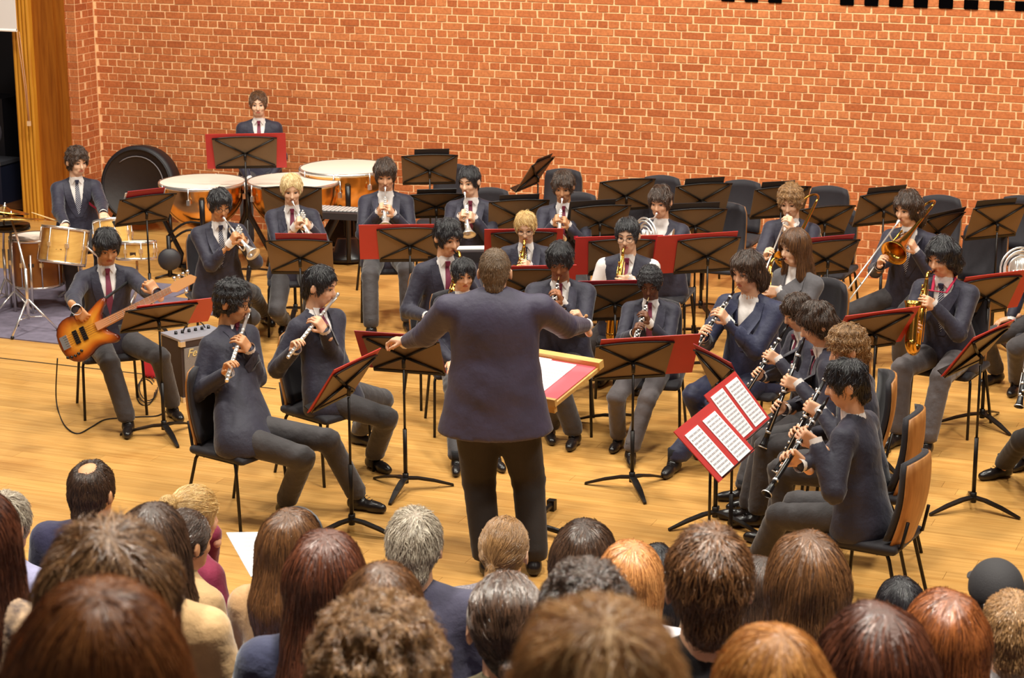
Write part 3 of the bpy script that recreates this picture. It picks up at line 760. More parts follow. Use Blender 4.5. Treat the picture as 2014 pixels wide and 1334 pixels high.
    # ---- torso helper
    def torso(V, g, sleeves=True, skirt=True):
        fl = (bn, 1.42); w = wide
        if standing: V.rc(PEL-sp*.20*s, PEL+sp*.17*s, (.232*w+g)*s, (.170*w+g)*s, flat=(bn, 1.34))
        else:
            V.rc(PEL-sp*.06*s, PEL+sp*.17*s, (.212*w+g)*s, (.164*w+g)*s, flat=(bn, 1.34))
            for q in (1, -1): V.rc(PEL+r*q*.105*s*w+sp*.16*s, PEL+r*q*.135*s*w-ZUP*.05*s+f*.035*s, (.072+g)*s, (.088+g)*s, k=.07)
        V.rc(PEL+sp*.17*s, PEL+sp*(TL/s-.20)*s, (.162*w+g)*s, (.168*w+g)*s, flat=fl, k=.03)
        V.rc(SH[0]-r*.02*s-sp*.015*s, SH[1]+r*.02*s-sp*.015*s, (.066+g)*s, (.066+g)*s, k=.06, flat=(bn, 1.0))
        for i in (0, 1): V.rc(nb-sp*.02*s, SH[i]+sp*.012*s, (.058+g)*s, (.052+g)*s, k=.03)
        if belly: V.ell(PEL+sp*.12*s+bn*belly*.4, np.array([.17, .17, .17])*s*wide, k=.05)
        if sleeves:
            for i in (0, 1):
                wv = WR[i]-nrm(WR[i]-EL[i])*.012
                V.rc(SH[i], EL[i], (.064*min(w, 1.36)+g)*s, (.057*min(max(w, 1), 1.2)+g)*s, k=.03); V.rc(EL[i], wv, (.057*min(max(w, 1), 1.2)+g)*s, (.044+g)*s, k=.02)
        if standing: V.bx(PEL-ZUP*(.135+.2)*s, (.6, .6, .2*s), op='s')
        else: V.bx(np.array([PEL[0], PEL[1], seat_z-.012-.3]), (.26*wide, .26*wide, .3), op='s')
    px0 = PEL; zt = TL
    def fold(Pp):
        o_ = np.zeros(len(Pp))
        for i in (0, 1):
            t = np.linalg.norm(Pp-EL[i], axis=1); m = np.exp(-(t/.13)**2); a = (Pp-EL[i])@nrm(WR[i]-SH[i])
            o_ += m*.0055*np.sin(a*115+i*2+3*((Pp-EL[i])@bn)*10)
        u = (Pp-PEL)@sp; o_ += .003*np.sin(u*38+((Pp-PEL)@r)*22+hseed)*np.clip(1-np.abs(u-.08)/.25, 0, 1)
        return o_*s
    jh = .0180*s
    if jacket is not None:
        sV = Vol(); torso(sV, -.013, sleeves=False); sV.rc(nb-sp*.012*s, nb+sp*.022*s+hf0*.006*s, .068*s, .060*s)
        if vest or sleeve_white:
            for i in (0, 1): sV.rc(SH[i], EL[i], .066*s, .055*s, k=.03); sV.rc(EL[i], WR[i], .056*s, .040*s, k=.02)
        for i in (0, 1):
            d = nrm(WR[i]-EL[i])
            if shirt is None: MB().tube([WR[i]-d*.03*s, WR[i]+d*.034*s], [.037*s, .039*s], 12, caps=False).build('cuff', WHITE, root, off)
        sV.grid(.0215*s if not (vest or sleeve_white) else .018*s); v, qd = sV.mesh(); link('shirt', mesh_np('shirt', v-off, qd), shirt or WHITE, root)
        jV = Vol(); torso(jV, 0.0, sleeves=not vest)
        if front:
            za, zb = (.20 if not vest else .30)*s*open_, TL+.03*s; wt = (.078 if not vest else .062)*s
            def wedge(Pp):
                q = Pp-PEL; x = np.abs(q@r); z = q@sp; y = q@bn
                return np.maximum(np.maximum(x-np.clip(wt*(z-za)/(zb-za), 0, 1), za-z), .02-y)
            jV.fn(wedge, PEL-.3, nb+.4, op='s')
            # lower fronts fall apart over the lap
            if gape and not vest and not standing:
                def wedge2(Pp):
                    q = Pp-PEL; x = np.abs(q@r); z = q@sp; y = q@bn
                    return np.maximum(np.maximum(x-np.clip(.10*s*(za-z)/za, 0, .12), z-za), .02-y)
                jV.fn(wedge2, PEL-.3, nb+.4, op='s')
        jV.grid(jh, fold); v, qd = jV.mesh(); link('jacket' if not vest else 'waistcoat', mesh_np('jacket', v-off, qd), jacket, root)
        if front and not vest:
            for q in (1, -1):                                   # lapels
                cl = [PEL+sp*(za+(TL-.02*s-za)*t)+r*q*(.010+(wt+.006)*t+.018*math.sin(t*math.pi))*1.0+bn*.3 for t in np.linspace(.02, 1, 8)]
                Pp, Fs = strip(jV, cl, [(.010+.026*math.sin(min(t*1.25, 1)*math.pi*.72))*s for t in np.linspace(0.05, 1, 8)], r, -bn, .005)
                ribbon(root, 'lapel', Pp, Fs, jacket, off)
        if front and crest:
            cq = PEL+sp*TL*.60-r*.115*s+bn*.3; decal(root, 'crest', jV, np.array([cq+sp*a+r*b for a, b in ((.022*s, -.018*s), (.022*s, .018*s), (-.008*s, .018*s), (-.024*s, 0), (-.008*s, -.018*s))]), -bn, mat('red_crest', (196, 34, 64), .7), off, lift=.006)
        if front and tie is not None:
            top = TL-.005*s; cl = [PEL+sp*(top-(top-.16*s)*t)+bn*.3 for t in np.linspace(0, 1, 10)]
            wd = [.014*s]+[(.012+.024*t)*s for t in np.linspace(.15, 1, 8)]+[.004*s]
            Pp, Fs = strip(sV, cl, wd, r, -bn, .006); ribbon(root, 'tie', Pp, Fs, tie, off)
            k0 = Pp[1]; MB().prism([(-.019*s, .012*s), (.019*s, .012*s), (.012*s, -.022*s), (-.012*s, -.022*s)], k0+bn*.004, r, sp, .016*s).build('tie_knot', tie, root, off)
            for q in (1, -1):                                   # shirt collar points
                cp = np.array([PEL+sp*(TL+.012*s)+r*q*.010*s+bn*.3, PEL+sp*(TL+.024*s)+r*q*.05*s+bn*.3, PEL+sp*(TL-.040*s)+r*q*.046*s+bn*.3]); decal(root, 'collar', sV, cp, -bn, shirt or WHITE, off, lift=.008)
    if legs:
        tV = Vol(); hr_ = .100 if not standing else .100; tV.rc(HIP[0], HIP[1], hr_*s*wide, hr_*s*wide); tV.rc(PEL, PEL+sp*.10*s, .13*s*wide, .14*s*wide, k=.03, flat=(bn, 1.3))
        for i in (0, 1):
            a2 = ANK[i]+nrm(KN[i]-ANK[i])*.045*s; tV.rc(HIP[i], KN[i], .098*s*wide, .072*s*min(wide, 1.32), k=.03); tV.rc(KN[i], a2, .070*s*min(wide, 1.32), .066*s*min(max(wide, 1), 1.25), k=.02); tV.bx(np.array([ANK[i][0], ANK[i][1], fz+.075*s-.1]), (.13, .13, .1), op='s')
        def fold2(Pp):
            o_ = np.zeros(len(Pp))
            for i in (0, 1):
                t = np.linalg.norm(Pp-KN[i], axis=1); o_ += np.exp(-(t/.12)**2)*.005*np.sin(((Pp-KN[i])@nrm(HIP[i]-ANK[i]))*90+i)
                t = np.linalg.norm(Pp-ANK[i], axis=1); o_ += np.exp(-(t/.10)**2)*.005*np.sin(Pp[:, 2]*110)
            return o_*s
        tV.grid(.0190*s, fold2); v, qd = tV.mesh(); link('trousers', mesh_np('trousers', v-off, qd), trousers, root)
        if shoes:
            for i in (0, 1):
                kd = KN[i]-ANK[i]; d = f if standing else nrm(f*1.0+r*(.18 if i == 0 else -.18))
                if isinstance(shoes, (list, tuple)): d = shoes[i]
                A = np.array([ANK[i][0], ANK[i][1], fz]); sd = np.array([d[1], -d[0], 0])
                shV = Vol(); shV.rc(A+ZUP*.042*s-d*.035*s, A+ZUP*.034*s+d*.13*s, .042*s, .030*s, flat=None); shV.rc(A+ZUP*.05*s, A+ZUP*.10*s-d*.01*s, .042*s, .040*s, k=.025)
                shV.rc(A+ZUP*.034*s+d*.10*s, A+ZUP*.031*s+d*.165*s, .037*s, .029*s, k=.02)
                shV.bx(A-ZUP*.10, (.5, .5, .10), op='s'); shV.grid(.0115*s); v, qd = shV.mesh()
                so = link('shoe', mesh_np('shoe', v-off, qd), SHOE, root)
                mb = MB()
                for j in range(4):
                    c = A+d*(.055+.018*j)*s+ZUP*(.094-.010*j)*s; mb.tube([c-sd*.016*s, c+ZUP*.004*s, c+sd*.016*s], .0022*s, 4)
                l = mb.build('laces', mat('lace', (48, 42, 42), .7), so, off)
                kV = MB(); kV.tube([A+ZUP*.075*s, ANK[i]+ZUP*.075*s+nrm(kd)*.0], .040*s, 10).build('sock', SOCK, root, off)
    return dict(root=root, off=off, H=H, R=R, s=s, f=f, r=r, sp=sp, bn=bn, PEL=PEL, nb=nb, SH=SH, KN=KN, ANK=ANK, EL=EL, WR=WR, mouth=H+(hy*.112-hz*.062)*s, jV=jV if jacket is not None else None)
# ------------------------------------------------------------------ furniture
BLK = mat('black_steel', (34, 28, 26), 0.38, 0.4, spec=0.5)
DESKB = mat('bronzed_desk_back', (122, 98, 74), 0.42, 0.3, var=.12, scale=3)  # black metal desk; its warm sheen is put into the brown colour
BPAD = mat('black_upholstery', (32, 26, 34), 0.7, var=.15, scale=30, bump=.2, bscale=300, sheen=.2)
PLY = mat('plywood_shell', (186, 126, 68), 0.4, rgb2=(158, 100, 48), scale=6, stretch=(6, 1, 1))
RED = mat('red_folder', (196, 54, 52), 0.45, var=.08, scale=6); DRED = mat('dark_red_folder', (150, 30, 44), 0.45)
PAPER = mat('white_paper', (246, 240, 240), 0.85)
CHROME = mat('chrome', (236, 230, 226), 0.26, 0.85); SILVER = mat('silver_plate', (242, 238, 234), 0.34, 0.8); BRASS = mat('lacquered_brass', (222, 170, 78), 0.2, 1.0, var=.1, scale=30)
EBON = mat('black_grenadilla', (26, 22, 24), 0.3); COPPER = mat('copper_bowl', (236, 176, 104), 0.2, 1.0, var=.12, scale=4); HEADW = mat('drum_head', (246, 226, 210), 0.6)
GOLDW = mat('blond_maple', (226, 180, 102), 0.3, rgb2=(206, 154, 80), scale=5, stretch=(1, 1, 6))
INK = mat('printed_ink', (168, 160, 166), 0.9)

def build_stand(mat_back=DESKB):
    """music stand: base at the origin, music side towards -Y, desk centre at z=0 of the desk empty"""
    pass
ZD = {}
def stand_parts(root, zc, tilt, W=.52, Hh=.325):
    t = math.radians(tilt); up = np.array([0, math.sin(t), math.cos(t)]); x = np.array([1.0, 0, 0]); nb_ = np.array([0, math.cos(t), -math.sin(t)])   # nb_: back side
    c = np.array([0, 0.0, zc])+nb_*(-.035)
    poly = [(-W*.47, -Hh/2), (W*.47, -Hh/2)]+[(W/2*math.cos(a) if False else W/2-(W*i/8), Hh/2-.018*abs(2*i/8-1)**2) for i in range(9) for a in (0,)]
    desk = MB().prism(poly, c, x, up, .006).build('desk', DESKB, root)
    MB().box(c-up*(Hh/2)-nb_*.028, (W*.94, .062, .006), np.stack([x, nb_, up], 1)).build('lip', BLK, desk)
    tp = [c+x*q[0]+up*q[1]+nb_*.004 for q in poly[2:]]
    MB().tube(tp, .007, 6).build('top_edge', BLK, desk)
    cc = c+nb_*.012-up*.01
    for sx in (-1, 1):
        for sz in (-1, 1):
            MB().tube([cc, c+nb_*.007+x*sx*W*.45+up*sz*Hh*.42], .0105, 6, flat=.8).build('rib', BLK, desk)
    MB().box(c-up*(Hh/2-.008)+nb_*.004, (W*.94, .010, .022), np.stack([x, nb_, up], 1)).build('bottom_edge', BLK, desk)
    MB().tube([cc+nb_*.01, cc+nb_*.035, np.array([0, 0, zc-.06])], .013, 8).build('bracket', BLK, root)
    MB().tube([(0, 0, zc-.07), (0, 0, zc*.45)], .0085, 8).build('inner_pole', BLK, root)
    MB().tube([(0, 0, zc*.47), (0, 0, .06)], .0135, 10).build('pole', BLK, root)
    MB().lathe([(.0, .12), (.02, .115), (.02, .05), (0, .045)], (0, 0, 0), seg=10).build('hub', BLK, root)
    for k in range(3):
        a = math.radians(90+120*k); d = np.array([math.cos(a), math.sin(a), 0]); sd = np.array([-d[1], d[0], 0])
        pts = [d*.0+ZUP*.085, d*.08+ZUP*.078, d*.19+ZUP*.052, d*.32+ZUP*.010]; mb = MB(); V = []
        for p, w in zip(pts, (.022, .022, .020, .010)): V += [p-sd*w+ZUP*.006, p+sd*w+ZUP*.006, p+sd*w-ZUP*.008, p-sd*w-ZUP*.008]
        Fs = [(i*4+j, i*4+(j+1) % 4, i*4+4+(j+1) % 4, i*4+4+j) for i in range(3) for j in range(4)]+[(0, 3, 2, 1), (12, 13, 14, 15)]
        mb.add(V, Fs); mb.build('foot', BLK, root)
    return c, x, up, nb_
def stand(px, py, zc, ang, tilt=28, label='', folder=None, base=None, W=.52, spin=None, flabel=None, Hh=.325):
    """px,py: centre of the desk; ang: the way the music side faces (0 = towards the photographer)"""
    if base is not None:
        g = gz(base[0], base[1], .05); d = ray(px, py); h = np.linalg.norm(d[:2]); t_ = ((g-CAM)[:2]@d[:2])/(d[:2]@d[:2]); zc = float((CAM+d*t_)[2]); P = np.array([g[0], g[1], 0])
    else:
        P = gz(px, py, zc)
    f = face(ang); rz = rotz_of(-f)                             # local -Y looks along f
    root = empty('music_stand', (P[0], P[1], 0), rz, label, 'music stand', 'music stands of the wind band')
    c, x, up, nb_ = stand_parts(root, zc, tilt, W, Hh)
    if folder:
        M3 = np.array(Matrix.Rotation(rz, 3, 'Z')); O = np.array([P[0], P[1], 0]); tw = lambda p: O+M3@np.asarray(p)
        dx = folder.get('dx', 0); dz = folder.get('dz', .02); fw = folder.get('w', .60); fh = folder.get('h', .34); m = folder.get('mat', RED)
        fo = empty('music_folder', tw(c-nb_*.02), 0, flabel, 'folder', 'red music folders on the stands')
        cc = c-nb_*.0075+x*dx+up*dz
        for sx, nm in ((-1, 'cover'), (1, 'cover')):
            poly = [(0, -fh/2), (sx*fw/2, -fh/2+.0), (sx*fw/2, fh/2), (0, fh/2)]
            if sx < 0: poly = poly[::-1]
            bend = folder.get('bend', 0)*1.0; xx = nrm(x*math.cos(bend)+nb_*math.sin(bend)*-sx*-1*sx)
            mb = MB().prism(poly, tw(cc), M3@x, M3@up, .005); mb.build(nm, m, fo, tw(c-nb_*.02))
        for sx in (-1, 1):
            if folder.get('paper', True):
                pc = cc-nb_*.006+x*sx*fw*.235+up*folder.get('pz', -.005)
                pg = MB().prism([(-.105, -.148), (.105, -.148), (.105, .148), (-.105, .148)], tw(pc), M3@x, M3@up, .003).build('sheet', PAPER, fo, tw(c-nb_*.02))
                if folder.get('notes'):
                    mb = MB()
                    for j in range(11):
                        for l in range(2): mb.box(tw(pc-nb_*.003+up*(.125-.0245*j-.006*l)), (.18, .0006, .0022), np.stack([M3@x, M3@nb_, M3@up], 1))
                        for kx in range(9):
                            if (j*7+kx*5) % 3: mb.box(tw(pc-nb_*.003+up*(.122-.0245*j)+x*(-.08+.02*kx)), (.004, .0006, .010), np.stack([M3@x, M3@nb_, M3@up], 1))
                    mb.build('notation', INK, pg, tw(c-nb_*.02))
    return root
CHAIR = None
def chair_proto():
    root = empty('orchestra_chair', (0, 0, 0))
    V = Vol(); V.bx((0, 0, .455), (.225, .215, .026), rad=.024); V.bx((0, .18, .45), (.215, .06, .022), np.array(Matrix.Rotation(-.2, 3, 'X')), rad=.02, k=.02); V.grid(.014); v, q = V.mesh()
    link('seat', mesh_np('seat', v, q), BPAD, root)                # front of the chair is +Y
    def shell(th, w0, w1, off, zlo, zhi):
        n, m = 7, 9; Vv = []
        for k in (0, 1):
            for j in range(m):
                t = j/(m-1); z = zlo+(zhi-zlo)*t; w = (w0+(w1-w0)*t)*(1-.10*max(0, (t-.82)/.18)**2)
                for i in range(n):
                    u = -1+2*i/(n-1); y = -.205-.075*t-.030*math.sin(t*math.pi)+.045*(u*u)+off+(th if k else 0); zz = z-(.020*u*u if t > .85 else 0)
                    Vv.append((u*w, y, zz))
        N_ = n*m; Fs = []
        for j in range(m-1):
            for i in range(n-1):
                a = j*n+i; Fs += [(a, a+1, a+n+1, a+n), (N_+a, N_+a+n, N_+a+n+1, N_+a+1)]
        for i in range(n-1): Fs += [(i, N_+i, N_+i+1, i+1), ((m-1)*n+i, (m-1)*n+i+1, N_+(m-1)*n+i+1, N_+(m-1)*n+i)]
        for j in range(m-1):
            a = j*n; Fs += [(a, a+n, N_+a+n, N_+a)]; a = j*n+n-1; Fs += [(a, N_+a, N_+a+n, a+n)]
        return MB().add(Vv, Fs, True)
    shell(.012, .195, .186, -.012, .46, .955).build('back_shell', PLY, root)
    shell(.034, .190, .182, .002, .50, .96).build('back_pad', BPAD, root)
    for sx in (-1, 1):
        MB().tube([(sx*.205, .17, .435), (sx*.215, .185, .40), (sx*.225, .215, .0)], .0105, 8).build('leg', BLK, root)
        MB().tube([(sx*.19, -.15, .435), (sx*.20, -.17, .40), (sx*.225, -.27, .0)], .0105, 8).build('leg', BLK, root)
        MB().tube([(sx*.205, .17, .43), (sx*.20, -.16, .43), (sx*.17, -.225, .47), (sx*.165, -.255, .62)], .010, 8).build('side_rail', BLK, root)
    MB().tube([(-.20, -.10, .425), (.20, -.10, .425)], .009, 6).build('cross_rail', BLK, root)
    return root
_chairs = [0]
def chair_at(P, f, label, group='black padded orchestra chairs'):
    global CHAIR
    if CHAIR is None: CHAIR = chair_proto(); o = CHAIR
    else: o = copy_tree(CHAIR)
    o.location = (P[0], P[1], 0); o.rotation_euler = (0, 0, rotz_of(f)); tag(o, label, 'chair', group)
    return o
def seat_for(p, label, back=.06):
    P = p['PEL']-p['f']*(-.07+back); return chair_at(P, p['f'], label)
def chair_px(px, py, ang, label, z=.90):
    P = gz(px, py, z)+face(ang)*.28; return chair_at(P, face(ang), label)

# ------------------------------------------------------------------ instruments (m: mouth end, e: far end)
def inst(name, at, label, cat): 
    o = empty(name, at, 0, label, cat); return o, np.asarray(at, float)
def along(m, e): 
    d = nrm(np.asarray(e)-np.asarray(m)); return d
def flute(m, e, front, label):
    """m: embouchure point at the lips, e: foot end"""
    m, e, front = [np.asarray(q, float) for q in (m, e, front)]; d = nrm(e-m); a = m-d*.07; o, of = inst('flute', (m+e)/2, label, 'flute'); L = np.linalg.norm(e-a)
    x, y, _ = frame_of(d, front); fr = nrm(front-d*(front@d)); sd = np.cross(d, fr)
    MB().tube([a, e], .0105, 10).build('tube', SILVER, o, of)
    MB().box(m, (.045, .024, .010), np.stack([d, sd, fr], 1)).build('lip_plate', SILVER, o, of)
    for t in (.02, .30, .84, .99): MB().lathe([(.0125, -.006), (.0135, 0), (.0125, .006)], a+d*L*t, d, 10).build('ring', SILVER, o, of)
    MB().tube([a+d*L*.34+sd*.013, a+d*L*.96+sd*.013], .0028, 5).build('key_rod', SILVER, o, of)
    for t in np.linspace(.36, .95, 13): MB().lathe([(0, .004), (.0085, .004), (.0095, 0), (.0085, -.003)], a+d*L*t+fr*.0135, fr, 8).build('key', SILVER, o, of)
    return o
def clarinet(m, e, front, label, name='clarinet', rb=.030, keys=12, keym=None, body=None, r0=.0125, r1=.0155, reed=False):
    m, e, front = [np.asarray(q, float) for q in (m, e, front)]; d = nrm(e-m); L = np.linalg.norm(e-m); o, of = inst(name, (m+e)/2, label, name.replace('_', ' ')); keym = keym or SILVER; body = body or EBON
    fr = nrm(front-d*(front@d)); sd = np.cross(d, fr)
    if reed: MB().tube([m-d*.004, m+d*.05], [.0022, .003], 6).build('reed', mat('cane', (214, 180, 120), .7), o, of)
    else: MB().tube([m-d*.012, m+d*.03, m+d*.085], [.005, .010, .0115], 8).build('mouthpiece', EBON, o, of)
    MB().tube([m+d*(.05 if reed else .085), m+d*L*.5, e-d*.11, e-d*.06], [r0, (r0+r1)/2, r1, r1*1.15], 10).build('body', body, o, of)
    MB().lathe([(r1*1.05, -.075), (r1*1.2, -.045), (rb*.72, -.02), (rb, 0), (rb*.9, -.002), (r1, -.04)], e, d, 16).build('bell', body, o, of)
    for t in (.10/L, .18/L, .48, .86): MB().lathe([(r1*1.02, -.007), (r1*1.14, -.005), (r1*1.14, .005), (r1*1.02, .007)], m+d*L*t, d, 10).build('ring', keym, o, of)
    MB().lathe([(rb*1.0, -.004), (rb*1.04, 0), (rb*.98, .003)], e, d, 16).build('bell_ring', keym, o, of)
    for k, t in enumerate(np.linspace(.24, .84, keys)):
        a_ = (k % 3-1)*.7; q = fr*math.cos(a_)+sd*math.sin(a_); MB().lathe([(0, .004), (.008, .004), (.009, 0), (.008, -.003)], m+d*L*t+q*(r1+.004), q, 8).build('key', keym, o, of)
    for s_ in (-1, 1):
        MB().tube([m+d*L*.22+sd*s_*r1*1.25, m+d*L*.47+sd*s_*r1*1.25], .0028, 5).build('key_rod', keym, o, of); MB().tube([m+d*L*.52+sd*s_*r1*1.3, m+d*L*.84+sd*s_*r1*1.3], .0028, 5).build('key_rod', keym, o, of)
    return o
def bellflare(mb, c, d, R, L, r0=.006, seg=24):
    pr = []
    for t in np.linspace(0, 1, 12): pr.append((r0+(R-r0)*(.10*t+.90*t**5), -L+L*t))
    pr += [(R*.985, .002)]+[(max(r*.97-.0005, .002), h-.0015) for r, h in pr[::-1][1:8]]
    mb.lathe(pr, c, d, seg)
def trumpet(m, e, upv, label, m_=None, name='trumpet', compact=False):
    """m: lips, e: centre of the bell rim"""
    M_ = m_ or SILVER; m, e = np.asarray(m, float), np.asarray(e, float); d = nrm(e-m); L = np.linalg.norm(e-m); u = nrm(np.asarray(upv)-d*(np.asarray(upv)@d)); sd = np.cross(d, u); o, of = inst(name, (m+e)/2, label, name)
    R = .062
    MB().lathe([(.011, 0), (.0135, .003), (.009, .02), (.004, .035), (.005, .085)], m, d, 12).build('mouthpiece', SILVER, o, of)
    b = MB(); bellflare(b, e, d, R, L*.62); b.build('bell', M_, o, of)
    lp = sd*.016+u*.0; bl = -sd*.010-u*.006
    t = MB(); a0 = m+d*.05
    t.tube([a0, m+d*L*.74+lp], .0065, 8)
    t.tube(arc(m+d*L*.74+lp-u*.026, u, d, .026, 0, 180, 9), .0065, 8)                    # tuning slide
    t.tube([m+d*L*.74+lp-u*.052, m+d*L*.55+lp-u*.052], .0065, 8)
    bs = e-d*L*.62
    t.tube([bs, bs-d*.04], .006, 8); c2 = bs-d*.04-u*.024; t.tube(arc(c2, u, -d, .024, 0, 180, 9), .006, 8); t.tube([c2-u*.024, m+d*L*.44-u*.046], .006, 8)
    t.build('tubing', M_, o, of)
    for k in range(3):
        p = m+d*(L*.42+.024*k)
        v_ = MB().tube([p+u*.055, p-u*.075], .0115, 10).build('valve', M_, o, of)
        MB().tube([p+u*.055, p+u*.078], .003, 6).lathe([(0, .003), (.009, .003), (.009, 0), (0, 0)], p+u*.078, u, 10).build('finger_button', SILVER, v_, of)
        MB().tube([p-u*.02, p-u*.02+sd*(.03+.014*(k == 2)), p-u*.038+sd*(.03+.014*(k == 2)), p-u*.038], .005, 6).build('slide_loop', M_, v_, of)
    MB().tube(arc(m+d*L*.62+lp*1.6, u, sd, .012, 0, 360, 10), .0018, 5).build('finger_ring', M_, o, of)
    return o
def trombone(m, slide_end, bell, back, label):
    """slide runs from the lips to slide_end; bell section beside it, loop behind the player at back"""
    m, se, be, bk = [np.asarray(q, float) for q in (m, slide_end, bell, back)]; d = nrm(se-m); o, of = inst('trombone', (m+se)/2, label, 'trombone')
    db = nrm(be-bk); w = be-m; sd = nrm((be-m)-d*((be-m)@d)); g = sd*-.0
    MB().lathe([(.013, 0), (.016, .003), (.011, .025), (.005, .045), (.006, .09)], m, d, 12).build('mouthpiece', SILVER, o, of)
    off = -np.cross(d, sd)*.0+np.array([0, 0, -1.0]); off = nrm(off-d*(off@d))*.085
    s_ = MB(); s_.tube([m+d*.06, se-d*.04], .0068, 8); s_.tube([m+d*.16+off, se-d*.04+off], .0068, 8)
    c = se-d*.04+off/2; s_.tube(arc(c, -nrm(off), d, np.linalg.norm(off)/2, 0, 180, 10), .0075, 8); s_.build('slide', SILVER, o, of)
    MB().tube([m+d*.15, m+d*.15+off], .007, 8).build('slide_brace', SILVER, o, of); MB().tube([m+d*.62, m+d*.62+off], .006, 8).build('slide_brace', SILVER, o, of)
    b = MB(); Lb = np.linalg.norm(be-bk); bellflare(b, be, db, .108, Lb*.95, .010, 28); b.build('bell', BRASS, o, of)
    t = MB(); o2 = nrm(np.cross(db, np.cross(db, m-bk)))*-1; v = (m+d*.16+off)-bk; v = v-db*(v@db); hw = v/2
    st = bk+db*.05
    t.tube([st, bk]+arc(bk+hw, -nrm(hw), -db, np.linalg.norm(hw), 0, 180, 12)[1:]+[bk+2*hw+db*.25, m+d*.16+off], .0085, 8)
    t.build('tuning_slide', BRASS, o, of)
    MB().tube([be-db*Lb*.45, be-db*Lb*.45+2*hw*.95], .005, 6).build('bell_brace', BRASS, o, of)
    return o
def sax(m, b, fr, label, scale=1.0, name='saxophone', mm=None):
    """m: lips, b: bottom of the bow, fr: forward from the player"""
    M_ = mm or BRASS; m, b = np.asarray(m, float), np.asarray(b, float); fr = nrm(np.asarray(fr, float)); o, of = inst(name, (m+b)/2, label, 'saxophone'); S_ = scale
    top = m+fr*.13*S_-ZUP*.03; ax = nrm(b-top); f2 = nrm(fr-ax*(fr@ax)); L = np.linalg.norm(b-top)
    MB().tube([m-fr*.012, m+fr*.05+ZUP*.004], [.006, .011], 8).build('mouthpiece', EBON, o, of)
    MB().tube(bez(m+fr*.04+ZUP*.003, m+fr*.09+ZUP*.03, top-ax*.045+ZUP*.01, top, 8), [.0085, .009, .0095, .010, .0105, .011, .0115, .012], 10).build('neck', M_, o, of)
    br = .055*S_; e0 = b-ax*br
    MB().tube([top, e0], [.0135*S_, .030*S_], 14).build('body', M_, o, of)
    MB().tube(arc(e0+f2*br, -f2, ax, br, 0, 180, 12), np.linspace(.030, .040, 12)*S_, 14).build('bow', M_, o, of)
    bt = e0+f2*2*br; be = bt-ax*L*.50+f2*.03; db = nrm(be-bt+f2*.03)
    bl = MB(); pr = [(.040*S_+(.062-.040)*S_*t**3, np.linalg.norm(be-bt)*t) for t in np.linspace(0, 1, 10)]; pr += [(.060*S_, pr[-1][1]-.002)]+[(r*.96, h-.002) for r, h in pr[::-1][1:6]]
    bl.lathe(pr, bt, db, 20); bl.build('bell', M_, o, of)
    sd = np.cross(ax, f2)
    for k, t in enumerate(np.linspace(.10, .92, 12)):
        q = nrm(f2*(1 if k % 2 else .4)+sd*(1 if k % 2 == 0 else .35)); r = (.0135+.0165*t)*S_+.006; MB().lathe([(0, .006), (.010+.006*t, .005), (.012+.006*t, 0), (.010, -.004)], top+(e0-top)*t+q*r, q, 10).build('key', M_, o, of)
    for s_ in (-1, 1): MB().tube([top+(e0-top)*.08+sd*s_*.022*S_, top+(e0-top)*.5+sd*s_*.032*S_, top+(e0-top)*.95+sd*s_*.040*S_], .003, 5).build('key_rod', M_, o, of)
    for k in range(2): MB().lathe([(0, .008), (.020, .006), (.022, 0), (.018, -.006)], bt-ax*L*(.14+.14*k)+sd*.045*S_, sd, 12).build('pad_cup', M_, o, of)
    MB().tube(arc(top+ax*.07*S_-f2*.03, f2, ax, .011, 0, 360, 10), .002, 5).build('strap_ring', M_, o, of)
    return o
def french_horn(c, fr, side, m, label, mm=None):
    """c: middle of the coil, side: the way the bell points, m: lips"""
    M_ = mm or SILVER; c, m = np.asarray(c, float), np.asarray(m, float); fr = nrm(fr); sd = nrm(np.asarray(side)); u = ZUP; o, of = inst('french_horn', c, label, 'horn')
    n_ = nrm(fr*.75+sd*.65); x = nrm(np.cross(u, n_)); y = np.cross(n_, x)
    for r, o_ in ((.150, 0), (.128, .012), (.106, -.010), (.085, .006)): MB().tube(arc(c+n_*o_, x, y, r, 0, 360, 26), .0075, 7).build('coil', M_, o, of)
    lp = MB().tube(bez(m, m+(c-m)*.35, c+y*.18+x*.1, c+y*.13, 12), [.007]*12, 7).build('leadpipe', M_, o, of)
    MB().lathe([(.012, 0), (.010, .01), (.004, .03), (.005, .07)], m, nrm(c-m), 10).build('mouthpiece', M_, o, of)
    b = MB(); e = c-y*.07+x*.16-n_*.12; bellflare(b, e, nrm(x*.6-n_*.6-y*.15), .15, .30, .012, 24); b.build('bell', M_, o, of)
    for k in range(4):
        p = c+x*(-.05+.03*k)+n_*.012; MB().tube([p+n_*.022-y*.02, p-n_*.022-y*.02], .014, 10).build('rotor', M_, o, of); MB().tube([p+n_*.024-y*.02, p+n_*.03+y*.06], .004, 6).build('lever', M_, o, of)
    for k in range(3): MB().tube([c+x*(-.03+.045*k)+y*.06, c+x*(-.03+.045*k)-y*.06, c+x*(-.012+.045*k)-y*.06, c+x*(-.012+.045*k)+y*.06], .006, 6).build('valve_slide', M_, o, of)
    return o
